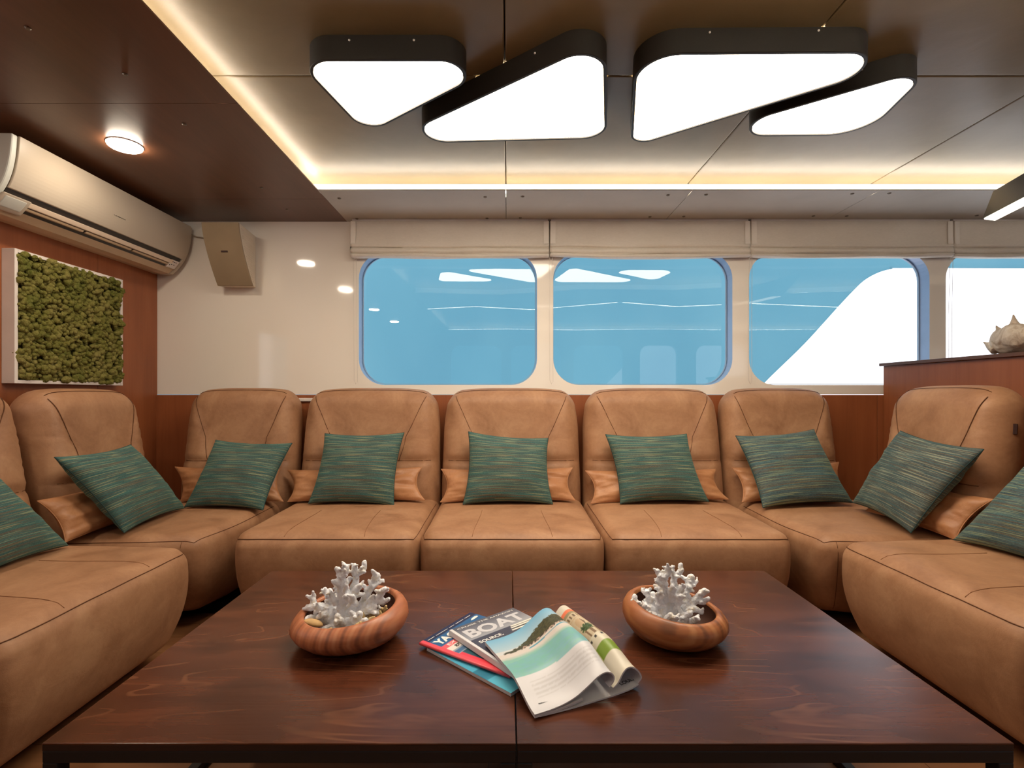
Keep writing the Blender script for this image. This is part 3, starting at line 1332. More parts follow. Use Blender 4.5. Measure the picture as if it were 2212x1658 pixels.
# ------------------------------------------------------------------ rounded upholstery
def axis_coords(lo, hi, r, n, k=4):
    c = [lo + r - r * math.tan(math.radians(45 * (1 - i / k))) for i in range(k)]
    m = [lo + r + (hi - lo - 2 * r) * i / n for i in range(n + 1)]
    e = [hi - r + r * math.tan(math.radians(45 * (i + 1) / k)) for i in range(k)]
    return c + m + e


def round_pt(q, lo, hi, r):
    inner = Vector([min(max(q[i], lo[i] + r), hi[i] - r) for i in range(3)])
    d = Vector(q) - inner
    L = d.length
    return inner + d * (r / L) if L > 1e-9 else Vector(q)


def rbox(lo, hi, r, ns, fn, k=4):
    ax = [axis_coords(lo[i], hi[i], r, ns[i], k) for i in range(3)]
    n = [len(a) - 1 for a in ax]
    idx, vs, fs = {}, [], []

    def vid(i, j, l):
        key = (i, j, l)
        if key not in idx:
            idx[key] = len(vs)
            vs.append(fn(round_pt((ax[0][i], ax[1][j], ax[2][l]), lo, hi, r)))
        return idx[key]
    for s in (0, n[0]):
        for j in range(n[1]):
            for l in range(n[2]):
                fs.append((vid(s, j, l), vid(s, j + 1, l), vid(s, j + 1, l + 1), vid(s, j, l + 1)))
    for s in (0, n[1]):
        for i in range(n[0]):
            for l in range(n[2]):
                fs.append((vid(i, s, l), vid(i + 1, s, l), vid(i + 1, s, l + 1), vid(i, s, l + 1)))
    for s in (0, n[2]):
        for i in range(n[0]):
            for j in range(n[1]):
                fs.append((vid(i, j, s), vid(i + 1, j, s), vid(i + 1, j + 1, s), vid(i, j + 1, s)))
    g = G()
    g.add(vs, fs)
    return g


def smooth01(t):
    t = min(max(t, 0), 1)
    return t * t * (3 - 2 * t)


def make_seat(root, w, d, sides=(1, 1), front_cut=.085, seed=0.0, name='seat', x0=None, r=.062, creases=True):
    """seat block: front at y=0, z 0.05 .. 0.465; sides taper a little towards the floor"""
    lo, hi = (-w / 2, 0.0, .05), (w / 2, d, .468)

    def fn(p):
        x, y_, z = p
        zr = (z - lo[2]) / (hi[2] - lo[2])
        wf = smooth01(1 - y_ / (d * .8))
        rec = front_cut * (1 - zr) ** 1.9 - .022 * math.sin(math.pi * min(1, zr * 1.05))
        y2 = y_ + rec * wf
        side = .035 * (1 - zr) ** 2 - .010 * math.sin(math.pi * zr)
        xr = x / (w / 2)
        x2 = x - side * math.copysign(abs(xr) ** 3, xr)
        dome = .014 * max(0, 1 - xr * xr) * smooth01(y_ / .12) * smooth01(zr)
        # puckers next to the creases
        nz = noise.noise(Vector((x * 6, y_ * 6, seed))) * .003
        z2 = z + dome + nz * zr + (.010 * smooth01(y_ / d) if zr > .5 else 0)
        # rounded plan corners at the front
        fr = max(0, abs(xr) - .80) / .20
        y2 += .035 * fr * fr * wf
        return Vector((x2, y2, z2))
    g = rbox(lo, hi, r, (18, 14, 8), fn)
    s = put(name, g, 'leather', root, local=True, smooth=True)

    def line(qs, nm='seam', rad=.0017, mt='leather_seam'):
        pts = [fn(round_pt(q, lo, hi, r)) + Vector((0, -.0008, .0008)) for q in qs]
        gt = G().tube(pts, rad, 6)
        put(nm, gt, mt, s, local=True, smooth=True)
    e = .012
    ring_ = [(-w / 2, (d - .1) * (1 - i / 16), hi[2] - e) for i in range(17)]
    ring_ += [(-w / 2 + w * i / 40, 0, hi[2] - e) for i in range(1, 41)]
    ring_ += [(w / 2, (d - .1) * i / 16, hi[2] - e) for i in range(1, 17)]
    line(ring_)
    if creases:
        for sx_ in (-1, 1):
            line([(sx_ * w * (.215 - .03 * math.sin(i / 12 * 1.5)), .012 + .40 * i / 12, hi[2]) for i in range(13)], rad=.0011, mt='leather_crease')
    return s, fn


def make_back(root, w, y0, seed=0.0, rot=0.0, cx=0.0, cy=None, h0=.16, h1=1.135, name='backrest', tagged=False):
    """backrest pad: front near y0, leaning backwards; local frame turned by rot about (cx, y0)"""
    th = .215
    lo, hi = (-w / 2, 0.0, h0), (w / 2, th, h1)
    r = .100
    R = Matrix.Rotation(rot, 3, 'Z')
    org = Vector((cx, y0 if cy is None else cy, 0))

    def diag(z):
        "half width of the flat head panel at height z"
        if z > .84:
            return w * (.262 + .17 * (z - .84) / .27)
        return w * (.262 - .055 * smooth01((.84 - z) / .2))

    def fn(p):
        x, y_, z = p
        xr = x / (w / 2)
        zr = (z - h0) / (h1 - h0)
        front = 1 - smooth01(y_ / (th * .7))
        lean = .075 * smooth01((z - .42) / .75)
        y2 = y_ + lean
        # belly at the lumbar, flatter head
        y2 -= front * .035 * math.exp(-((z - .56) / .16) ** 2) * (1 - xr * xr * .6)
        wing = smooth01((abs(x) - diag(z)) / .03) * smooth01((z - .70) / .05)
        y2 -= front * wing * .016 * (1 - abs(xr) ** 4)
        rid = math.sin(z * 150 + 3 * noise.noise(Vector((x * 8, z * 7, seed))) * 2 + seed * 5)
        y2 -= front * wing * .0022 * rid * smooth01((abs(xr) - .45) / .3) * smooth01((1.03 - z) / .1)
        y2 += front * .004 * noise.noise(Vector((x * 5, z * 5, seed + 3)))
        # horizontal tuck
        y2 += front * .010 * math.exp(-((z - .705) / .012) ** 2)
        # narrower at the very top, waist in the middle
        x2 = x * (1 - .055 * smooth01((zr - .72) / .28) + .01 * math.sin(zr * 6))
        z2 = z - .030 * abs(xr) ** 3.5 * smooth01((zr - .8) / .2)
        return org + R @ Vector((x2, y2, z2))
    g = rbox(lo, hi, r, (22, 3, 44), fn, 5)
    b = put(name, g, 'leather', root, local=True, smooth=True)

    def line(qs, rad=.0017, nm='seam'):
        pts = [fn(round_pt(q, lo, hi, r)) + R @ Vector((0, -.0028, .0006)) for q in qs]
        put(nm, G().tube(pts, rad, 6), 'leather_seam', b, local=True, smooth=True)
    for s_ in (-1, 1):
        line([(s_ * (diag(z) + .004), 0, z) for z in [1.132 - .43 * i / 30 for i in range(31)]])
    line([(-w / 2 + .03 + (w - .06) * i / 24, 0, .705) for i in range(25)], .0016)
    line([(-w / 2 + .05 + (w - .10) * i / 24, .045, h1) for i in range(25)], .0014)
    if tagged:
        p = fn(round_pt((w / 2, .10, .93), lo, hi, r))
        q = fn(round_pt((w / 2, .10, .975), lo, hi, r))
        gt = G()
        gt.tube([p, q], .009, 6)
        put('label_tag', gt, 'tag_dark', b, local=True)
    return b


def make_plinth(root, w, d):
    g = G().box((-w / 2 + .06, .22, 0), (w / 2 - .06, d - .04, .055))
    put('plinth', g, 'black_shadow_gap', root, local=True)


SG = 'tan leather sofa modules around the table'
W = .842
first = thing('sofa_module', 'tan leather sofa seat under the leftmost window, left of the middle seat', 'sofa',
              (-.828, 2.262, 0), 0, SG)
make_seat(first, W, .80, seed=1.0)
make_back(first, W - .012, .705, seed=1.0)
make_plinth(first, W, .85)
copy_tree(first, (.020, 2.262, 0), 0, 'middle tan leather sofa seat of the window row, right behind the table seam')
copy_tree(first, (.874, 2.262, 0), 0, 'tan leather sofa seat of the window row right of the middle seat')
left = thing('sofa_module', 'tan leather sofa seat along the left wall, large in the left foreground', 'sofa',
             (-1.312, 1.705, 0), math.pi / 2, SG)
make_seat(left, W, .72, seed=5.0)
make_back(left, W - .012, .625, seed=5.0)
make_plinth(left, W, .75)
copy_tree(left, (-1.262, .860, 0), math.pi / 2, 'tan leather sofa seat of which only a sliver shows at the lower left edge')
right = thing('sofa_module', 'tan leather sofa seat along the right partition, large in the right foreground', 'sofa',
              (1.425, 1.785, 0), -math.pi / 2, SG)
make_seat(right, W, .57, seed=7.0)
make_back(right, .72, .565, seed=7.0, cx=.125)
make_plinth(right, W, .60)


def corner(label, mirror):
    s = -1 if mirror else 1
    if mirror:
        x0, x1 = 1.345, 2.10
        xb = 1.640
        rx = 1.965
    else:
        x0, x1 = -2.06, -1.335
        xb = -1.612
        rx = -1.925
    y0, y1 = 2.20, 3.02
    loc = ((x0 + x1) / 2, y0, 0)
    root = thing('corner_sofa_module', label, 'sofa', loc, 0, 'tan leather corner sofa modules')
    w = x1 - x0
    d = y1 - y0
    lo, hi, r = (-w / 2, 0, .05), (w / 2, d, .462), .07

    def fn(p):
        x, y_, z = p
        zr = (z - lo[2]) / (hi[2] - lo[2])
        u = (x / (w / 2)) * s          # +1 at the inner corner side
        wf = smooth01(1 - y_ / (d * .8))
        wi = smooth01((u + 1) / 2 * 1.25 - .25)
        rec = .165 * (1 - zr) ** 1.7 - .02 * math.sin(math.pi * zr)
        y2 = y_ + rec * wf
        x2 = x - s * (.085 * (1 - zr) ** 1.7 - .012 * math.sin(math.pi * zr)) * wi
        # round the inner corner in plan
        cr = wf * wi
        y2 += .05 * cr ** 3
        x2 -= s * .05 * cr ** 3
        z2 = z + .012 * smooth01(zr) * (1 - u * u * .8) + .012 * smooth01(y_ / d) * smooth01(zr)
        return Vector((x2, y2, z2))
    g = rbox(lo, hi, r, (14, 14, 8), fn)
    st = put('seat', g, 'leather', root, local=True, smooth=True)

    def line(qs, rad=.0017):
        put('seam', G().tube([fn(round_pt(q, lo, hi, r)) for q in qs], rad, 6), 'leather_seam', st, local=True, smooth=True)
    line([(-s * w / 2 + s * w * i / 40, 0, hi[2] - .012) for i in range(41)] +
         [(s * w / 2, (d - .1) * i / 24, hi[2] - .012) for i in range(1, 25)])
    line([(s * (w / 2 - .075), 0, hi[2] - .015 - (.36) * i / 12) for i in range(13)], .0014)
    make_back(root, .678, 2.965 - y0, seed=2.0 + s, cx=xb - loc[0])
    # second backrest, facing along x
    b = make_back(root, .62, 0, seed=4.0 + s, rot=(math.pi / 2) * s, cx=rx - loc[0], cy=(2.475 if not mirror else 2.425) - y0,
                  tagged=mirror, h1=1.125 if not mirror else 1.14)
    g = G().box((-w / 2 + .1, .34, 0), (w / 2 - .1, d - .1, .055))
    put('plinth', g, 'black_shadow_gap', root, local=True)
    return root


corner('tan leather corner sofa module at the left, below the moss picture', False)
corner('tan leather corner sofa module at the right, in front of the brown partition', True)


# ------------------------------------------------------------------ cushions
def cushion(name, corners, th, mat, label, cat, group, seed, pinch=.085, wr=.007, N=36, power=.42, facing=None, dir_flip=False):
    "pillow spanned by its four corner tips (bottom left, bottom right, top right, top left)"
    bl, br, tr, tl = [Vector(c) for c in corners]
    ctr = (bl + br + tr + tl) / 4
    nrm = ((br - bl) + (tr - tl)).cross((tl - bl) + (tr - br)).normalized()
    if facing is not None and nrm.dot(Vector(facing)) < 0:
        nrm = -nrm
    idx, vs, fs, uvs = {}, [], [], []

    def pt(i, j, side):
        u, v = -1 + 2 * i / N, -1 + 2 * j / N
        # denser towards the rim
        u = math.sin(u * math.pi / 2)
        v = math.sin(v * math.pi / 2)
        uu = u * (1 - pinch * (1 - v * v))
        vv = v * (1 - pinch * (1 - u * u))
        a, b = (uu + 1) / 2, (vv + 1) / 2
        p = bl * (1 - a) * (1 - b) + br * a * (1 - b) + tr * a * b + tl * (1 - a) * b
        T = th * (max(0, (1 - u * u) * (1 - v * v))) ** power
        edge = max(abs(u), abs(v))
        nz = noise.noise(Vector((u * 2.2, v * 2.2, seed + side * 7))) * wr * 1.4
        rim = noise.noise(Vector((u * 7, v * 7, seed * 3 + side))) * wr * (edge ** 3) * 1.2
        k = T / th
        return p + nrm * side * (T * .5 + (nz + rim) * min(1, k * 1.6)), (u, v)
    for side in (1, -1):
        for i in range(N + 1):
            for j in range(N + 1):
                rim = i in (0, N) or j in (0, N)
                key = (i, j, 0 if rim else side)
                if key not in idx:
                    p, uv = pt(i, j, side)
                    idx[key] = len(vs)
                    vs.append(p)
                    uvs.append(((uv[0] + 1) / 2, (uv[1] + 1) / 2))
        for i in range(N):
            for j in range(N):
                q = []
                for a, b in ((i, j), (i + 1, j), (i + 1, j + 1), (i, j + 1)):
                    rim = a in (0, N) or b in (0, N)
                    q.append(idx[(a, b, 0 if rim else side)])
                fs.append(tuple(q))
    g = G()
    g.add(vs, fs)
    base = Vector((ctr.x, ctr.y, min(c.z for c in (bl, br, tr, tl))))
    o = put(name, g, mat, loc=base, smooth=True)
    uvl = o.data.uv_layers.new(name='UVMap')
    for lp in o.data.loops:
        uvl.data[lp.index].uv = uvs[lp.vertex_index]
    tag(o, label, cat, group)
    # piping around the rim
    pts = []
    for i in range(N):
        pts.append(pt(i, 0, 1)[0])
    for j in range(N):
        pts.append(pt(N, j, 1)[0])
    for i in range(N, 0, -1):
        pts.append(pt(i, N, 1)[0])
    for j in range(N, 0, -1):
        pts.append(pt(0, j, 1)[0])
    pts.append(pts[0])
    gp = G().tube(pts, .0022, 6, caps=False)
    pp = put('edge_seam', gp, 'seam_teal' if 'fabric' in mat else mat, o, smooth=True)
    return o


TG = 'teal striped throw cushions on the sofa'
V = Vector
TH = .15
cush = [
    # corners BL BR TR TL, fabric, label
    ([at(666, 1087, 2.79), at(851, 1092, 2.80), at(873, 934, 2.93), at(702, 936, 2.93)], 'fabric_teal',
     'dark teal striped cushion on the sofa seat under the leftmost window', (0, -1, 0)),
    ([at(1000, 1089, 2.79), at(1194, 1088, 2.80), at(1184, 946, 2.93), at(1012, 932, 2.93)], 'fabric_teal',
     'dark teal striped cushion on the middle sofa seat behind the table seam', (0, -1, 0)),
    ([at(1340, 1088, 2.80), at(1531, 1083, 2.80), at(1483, 937, 2.93), at(1308, 938, 2.93)], 'fabric_teal',
     'teal striped cushion leaning right on the seat right of the middle one', (0, -1, 0)),
    ([at(1648, 1096, 2.72), at(1842, 1085, 2.77), at(1758, 927, 2.92), at(1589, 941, 2.92)], 'fabric_blue',
     'tilted blue-grey striped cushion on the window side of the right corner seat', (0, -1, 0)),
    ([at(398, 1095, 2.72), at(568, 1101, 2.70), at(631, 957, 2.90), at(466, 950, 2.90)], 'fabric_teal',
     'green striped cushion on the window side of the left corner seat', (0, -1, 0)),
    ([V((-1.685, 2.224, .49)), V((-1.725, 2.70, .49)), V((-1.885, 2.53, .845)), V((-1.853, 2.07, .84))], 'fabric_teal',
     'teal striped cushion standing on its corner against the left side of the left corner seat', (1, -.2, .3)),
    ([V((-1.75, 1.62, .49)), V((-1.772, 2.04, .49)), V((-1.885, 1.83, .83)), V((-1.86, 1.40, .83))], 'fabric_teal',
     'teal striped cushion cut off by the left edge, on the left foreground seat', (1, 0, .3)),
    ([V((1.84, 2.70, .52)), V((1.77, 2.224, .49)), V((1.95, 2.075, .872)), V((2.0, 2.58, .911))], 'fabric_slate',
     'dark slate striped cushion tilted against the partition side of the right corner seat', (-1, -.2, .3)),
    ([V((1.865, 2.118, .49)), V((1.90, 1.67, .49)), V((2.03, 1.50, .84)), V((2.0, 1.94, .843))], 'fabric_blue',
     'blue striped cushion cut off by the right edge, on the right foreground seat', (-1, 0, .3)),
]
for i, (c, m, lab, fc) in enumerate(cush):
    cushion('throw_cushion', c, TH, m, lab, 'cushion', TG, 1.3 * i + .4, facing=fc)

LG = 'small tan lumbar pillows on the sofa'
lum = [
    ([at(621, 1083, 2.86), at(918, 1080, 2.86), at(911, 1009, 2.95), at(621, 1015, 2.95)],
     'tan lumbar pillow behind the cushion under the leftmost window', (0, -1, 0)),
    ([at(951, 1084, 2.86), at(1243, 1080, 2.86), at(1237, 1010, 2.95), at(953, 1013, 2.95)],
     'tan lumbar pillow behind the cushion of the middle seat', (0, -1, 0)),
    ([at(1276, 1087, 2.86), at(1574, 1078, 2.86), at(1546, 1013, 2.95), at(1264, 1016, 2.95)],
     'tan lumbar pillow behind the cushion right of the middle seat', (0, -1, 0)),
    ([at(1603, 1084, 2.86), at(1832, 1078, 2.88), at(1812, 998, 2.96), at(1581, 1010, 2.95)],
     'tan lumbar pillow behind the tilted cushion at the window side of the right corner', (0, -1, 0)),
    ([at(390, 1082, 2.86), at(612, 1083, 2.86), at(606, 1012, 2.95), at(378, 1008, 2.95)],
     'tan lumbar pillow behind the green cushion at the window side of the left corner', (0, -1, 0)),
    ([V((-1.835, 2.10, .485)), V((-1.85, 2.68, .485)), V((-1.93, 2.70, .665)), V((-1.91, 2.055, .665))],
     'tan lumbar pillow showing left of the cushion at the left wall', (1, 0, .2)),
    ([V((1.88, 2.66, .485)), V((1.885, 2.13, .485)), V((1.985, 2.07, .668)), V((1.985, 2.66, .668))],
     'shiny tan lumbar pillow showing right of the slate cushion at the partition', (-1, 0, .2)),
]
for i, (c, lab, fc) in enumerate(lum):
    cushion('lumbar_pillow', c, .125, 'satin_tan', lab, 'cushion', LG, 20 + 1.7 * i, pinch=.10, wr=.014, power=.55, facing=fc)

# ------------------------------------------------------------------ partition and conch shell
XP = 2.437
root = thing('partition', 'half height brown wooden partition with a ledge on top at the right', 'partition', (XP + .06, 2.3, 0))
g = G()
g.box((XP, .6, 0), (XP + .12, YW - .014, 1.278))
put('panel', g, 'wall_wood', root, bevel=.002)
g = G()
g.box((XP - .022, .58, 1.278), (XP + .17, YW - .004, 1.297))
put('ledge_top', g, 'ceiling_wood', root, bevel=.002)

g = G()
cc = Vector((XP + .075, 2.48, 1.297 + .075))
vs, fs = ICO[3]


def conch_pt(p):
    q = Vector((p.x * .075, p.y * .155, p.z * .072))
    q.z += .012 * noise.noise(p * 2 + Vector((3, 1, 2))) + .006 * math.sin(9 * p.y)
    q.x *= 1 - .35 * p.y
    q.z *= 1 + .10 * p.y - .25 * max(0, -p.y)
    q.z = max(q.z, -.0745)
    return cc + q


g.add([conch_pt(p) for p in vs], fs)
for (dy, dz, l, tilt, dx) in ((.02, .055, .07, .1, -.01), (.10, .03, .06, .55, 0), (-.07, .05, .06, -.3, 0), (.13, -.04, .065, 1.0, -.015),
                              (-.12, .02, .05, -.8, 0), (.06, .045, .05, .3, .03), (.115, -.01, .03, .9, -.02), (.12, -.055, .07, .75, .03)):
    b0 = cc + Vector((dx, dy * .95, dz * .9))
    d = Vector((dx * .5, math.sin(tilt), math.cos(tilt)))
    g.tube([b0 - d * .02, b0 + d * l * .3, b0 + d * l * .7, b0 + d * l * 1.05], [.030, .020, .009, .002], 10)
o = put('conch_shell', g, 'conch', smooth=True, loc=(cc.x, cc.y, 1.297))
rm = o.modifiers.new('fuse', 'REMESH')
rm.mode = 'VOXEL'
rm.voxel_size = .004
rm.use_smooth_shade = True
tag(o, 'spiky pale conch shell on top of the partition at the right edge', 'shell')

# ------------------------------------------------------------------ coffee tables
HT = .41
YN, YB = 1.0, 1.976


def table(x0, x1, label):
    root = thing('coffee_table', label, 'table', ((x0 + x1) / 2, (YN + YB) / 2, 0), group='low square coffee tables pushed together')
    g = G().box((x0, YN, HT - .004), (x1, YB, HT))
    put('tabletop', g, 'table_wood', root, bevel=.0012)
    g = G().box((x0 + .0004, YN + .0004, HT - .0155), (x1 - .0004, YB - .0004, HT - .004))
    put('tabletop_edge', g, 'edge_wood', root)
    s = .030
    zt = HT - .0155
    f = G()
    f.box((x0, YN, zt - .024), (x1, YN + s, zt))
    f.box((x0, YB - s, zt - .024), (x1, YB, zt))
    f.box((x0, YN + s, zt - .024), (x0 + s, YB - s, zt))
    f.box((x1 - s, YN + s, zt - .024), (x1, YB - s, zt))
    put('top_frame', f, 'black_steel', root, bevel=.002)
    for xa in (x0, x1 - s):
        for ya_ in (YN, YB - s):
            g = G().box((xa, ya_, 0), (xa + s, ya_ + s, zt - .024))
            put('leg', g, 'black_steel', root, bevel=.002)
        g = G().box((xa, YN + s, 0), (xa + s, YB - s, .026))
        put('floor_rail', g, 'black_steel', root, bevel=.002)


table(-.920, .0155, 'left one of the two dark wooden coffee tables, under the red striped bowl')
table(.0185, 1.000, 'right one of the two dark wooden coffee tables, under the swirl grained bowl')

# ------------------------------------------------------------------ bowls with coral
def bowl(x, y, R, h, mat, tilt, label):
    root = thing('wooden_bowl', label, 'bowl', (x, y, HT), group='turned wooden bowls on the tables')
    prof = [(.0002, .0), (R * .45, 0.0), (R * .62, .003), (R * .82, .018), (R * .95, .040), (R * 1.0, .058), (R * .985, .074), (R * .93, .088),
            (R * .86, .0955), (R * .81, .0985), (R * .775, .096), (R * .765, .088), (R * .77, .070), (R * .72, .045), (R * .52, .018), (.0002, .012)]
    prof = [(r, z * h / .0985) for r, z in prof]
    g = G()
    rows = []
    for r, z in prof:
        row = []
        for k in range(64):
            a = 2 * math.pi * k / 64
            zz = z + (r * (tilt[0] * math.cos(a) + tilt[1] * math.sin(a))) * (z / h)
            rr = r * (1 + .015 * math.cos(2 * a + 1) + .008 * math.cos(3 * a))
            row.append((x + rr * math.cos(a), y + rr * math.sin(a), HT + zz))
        rows.append(row)
    g.grid(rows, close_u=True)
    cut = 11
    ga = G()
    ga.grid(rows[:cut + 1], close_u=True)
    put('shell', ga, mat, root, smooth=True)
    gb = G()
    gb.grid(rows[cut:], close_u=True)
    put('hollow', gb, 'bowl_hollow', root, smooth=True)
    return root


BX1, BY1, BX2, BY2 = -.445, 1.432, .471, 1.437
bowl(BX1, BY1, .160, .093, 'bowl_red', (.10, .05), 'round terracotta coloured wooden bowl with dark stripes on the left table')
bowl(BX2, BY2, .142, .096, 'bowl_brown', (-.10, .06), 'round brown wooden bowl with swirling grain on the right table')

# branches traced on the front plane: ((x, z) from the foot in metres, depth)
U = .000243
CORAL = [
    # trunk A (left of centre, tall, forked)
    ([(800, 800), (815, 600), (800, 470), (800, 380), (800, 300)], [19, 16, 14, 12, 10], .0),
    ([(800, 330), (765, 290), (738, 240)], [11, 9, 7], .005), ([(800, 320), (845, 270), (858, 215), (835, 195)], [11, 9, 8, 6], -.004),
    ([(800, 400), (750, 380), (712, 352)], [9, 7, 5], -.008), ([(795, 480), (735, 440), (710, 420)], [10, 7, 5], .01),
    # trunk B (right of A, forked)
    ([(860, 780), (890, 600), (925, 470), (935, 370), (930, 300)], [19, 16, 13, 10, 9], .012),
    ([(930, 310), (915, 250), (918, 210)], [8, 7, 6], .012), ([(932, 310), (990, 280), (1020, 240), (1022, 190)], [9, 9, 8, 7], .016),
    ([(900, 560), (860, 450), (872, 380)], [12, 9, 7], -.02), ([(915, 540), (970, 440), (1015, 390)], [12, 10, 7], -.012),
    # C
    ([(920, 780), (1010, 640), (1075, 500), (1120, 420), (1150, 350)], [16, 13, 11, 11, 12], .02),
    ([(1120, 440), (1180, 410), (1218, 392)], [8, 6, 5], .022),
    # D
    ([(960, 780), (1080, 620), (1170, 570), (1220, 500), (1260, 450), (1290, 455)], [16, 12, 11, 10, 9, 6], -.005),
    ([(1170, 575), (1250, 580), (1310, 545)], [9, 8, 6], -.008),
    # E left arms
    ([(780, 800), (680, 690), (590, 640), (500, 640), (440, 645)], [16, 14, 12, 10, 9], .0),
    ([(500, 630), (480, 580), (478, 540)], [9, 8, 8], .005), ([(690, 690), (650, 580), (640, 510)], [12, 11, 9], .02),
    ([(640, 540), (600, 510), (585, 485)], [8, 7, 6], .02), ([(600, 650), (560, 600)], [9, 7], -.02),
    ([(760, 810), (640, 760), (540, 740), (470, 725)], [14, 13, 11, 8], -.02), ([(560, 740), (520, 700)], [9, 6], -.03),
    # front lumps
    ([(840, 830), (800, 740), (820, 660)], [15, 13, 9], -.045), ([(860, 840), (850, 760), (860, 690)], [15, 12, 8], -.05),
    ([(940, 840), (990, 760), (1000, 690), (1040, 640)], [15, 14, 12, 8], -.04), ([(960, 830), (1060, 760), (1110, 700)], [13, 11, 9], -.045),
    ([(780, 840), (700, 800), (640, 800)], [13, 10, 7], -.05), ([(900, 850), (930, 800), (960, 790)], [11, 9, 7], -.06),
    ([(820, 800), (760, 660), (720, 560)], [14, 12, 9], .03), ([(880, 780), (850, 640), (830, 540)], [14, 11, 8], .035),
    ([(1000, 760), (1120, 640), (1200, 670)], [11, 10, 7], -.02), ([(700, 740), (640, 700), (600, 690)], [11, 9, 7], -.03),
    ([(960, 600), (940, 540), (960, 480)], [11, 10, 7], -.025), ([(760, 600), (720, 520), (700, 470)], [10, 8, 6], -.015),
]


def coral(x, y, zf, sc, seed, label, mat='coral_white', cx=870, cz=840):
    random.seed(seed)
    g = G()
    for pts, rads, dep in CORAL:
        P = []
        for i, (px, pz) in enumerate(pts):
            t = i / (len(pts) - 1)
            jit = noise.noise(Vector((px * .01, pz * .01, seed))) * .008
            P.append(Vector((x + (px - cx) * U * sc, y + dep * sc * (.4 + .6 * t) * 1.1 + jit, zf + (cz - pz) * U * sc)))
        R = [r * U * 3.9 * sc for r in rads]
        # resample with wobble
        Q, RR = [], []
        for i in range(len(P) - 1):
            for k in range(3):
                t = k / 3
                q = P[i].lerp(P[i + 1], t)
                Q.append(q + Vector((random.uniform(-1, 1), random.uniform(-1, 1), random.uniform(-1, 1))) * .0014)
                RR.append((R[i] * (1 - t) + R[i + 1] * t) * random.uniform(.9, 1.12))
        Q.append(P[-1])
        RR.append(R[-1])
        g.tube(Q, RR, 8, True, True)
        # nubs
        for k in range(len(Q)):
            if random.random() < .5:
                d = Vector((random.uniform(-1, 1), random.uniform(-1, .6), random.uniform(-.1, 1))).normalized()
                l = RR[k] * random.uniform(1.5, 2.4)
                g.tube([Q[k], Q[k] + d * l * .6, Q[k] + d * l], [RR[k] * .75, RR[k] * .6, RR[k] * .45], 6, True, True)
    g.ico((x, y - .005, zf + .004), .042 * sc, 2, (1.3, 1.0, .55))
    o = put('coral', g, mat, smooth=True, loc=(x, y, zf - .005))
    rm = o.modifiers.new('fuse', 'REMESH')
    rm.mode = 'VOXEL'
    rm.voxel_size = .0021
    rm.use_smooth_shade = True
    tx = bpy.data.textures.new('coral_grain', 'CLOUDS')
    tx.noise_scale = .0045
    dm = o.modifiers.new('grain', 'DISPLACE')
    dm.texture = tx
    dm.strength = .0028
    return tag(o, label, 'coral', 'branching white corals in the bowls')


coral(BX1 - .006, BY1, HT + .036, 1.08, 3, 'branching white coral in the striped left bowl')
coral(BX2 - .012, BY2, HT + .038, 1.02, 8, 'branching white coral in the swirl grained right bowl')

# shells and coral crumbs in the left bowl
g = G()
random.seed(4)
vs, fs = ICO[3]
c = Vector((BX1 - .085, BY1 - .055, HT + .066))
g.add([c + Matrix.Rotation(.2, 3, 'Y') @ Vector((p.x * .028, p.y * .014, (p.z if p.z > 0 else p.z * .4) * .011)) for p in vs], fs)
tag(put('seashell', g, 'shell_tan', smooth=True, loc=(c.x, c.y, c.z - .01)), 'smooth tan shell at the left inside the striped bowl', 'shell')
g = G()
for k in range(26):
    a = random.uniform(-1, 1)
    p = Vector((BX1 + .068 + a * .028, BY1 - .025 + random.uniform(-.02, .04) + a * .02, HT + .050 + random.uniform(0, .022) + a * .004))
    d = Vector((random.uniform(-.8, .8), random.uniform(-1, .3), random.uniform(.1, 1))).normalized()
    g.tube([p, p + d * .009, p + d * .016], [.006, .005, .004], 7, True, True)
o = put('coral_fragment', g, 'coral_cream', smooth=True, loc=(BX1 + .068, BY1 - .02, HT + .04))
tag(o, 'small cream coral fragment at the right inside the striped bowl', 'coral')
for k, (dx, dy, r, lab) in enumerate(((-.045, -.085, .016, 'cream coral chip next to the tan shell in the striped bowl'),
                                      (.0, -.098, .014, 'cream coral chip at the front middle of the striped bowl'),
                                      (.035, -.088, .015, 'cream coral chip right of the front middle of the striped bowl'))):
    g = G()
    for q in range(5):
        p = Vector((BX1 + dx + random.uniform(-.012, .012), BY1 + dy + random.uniform(-.006, .006), HT + .050 + random.uniform(-.004, .008)))
        d = Vector((random.uniform(-1, 1), random.uniform(-1, .2), random.uniform(0, .9))).normalized()
        g.tube([p, p + d * r * .6, p + d * r], [r * .42, r * .36, r * .26], 7, True, True)
    tag(put('coral_chip', g, 'coral_cream', smooth=True, loc=(BX1 + dx, BY1 + dy, HT + .04)),
        lab, 'coral', 'coral chips in the striped bowl')

# ------------------------------------------------------------------ magazines
def colour_mesh(o, cols):
    ca = o.data.color_attributes.new('print', 'FLOAT_COLOR', 'POINT')
    for i, c in enumerate(cols):
        ca.data[i].color = (c[0], c[1], c[2], 1)


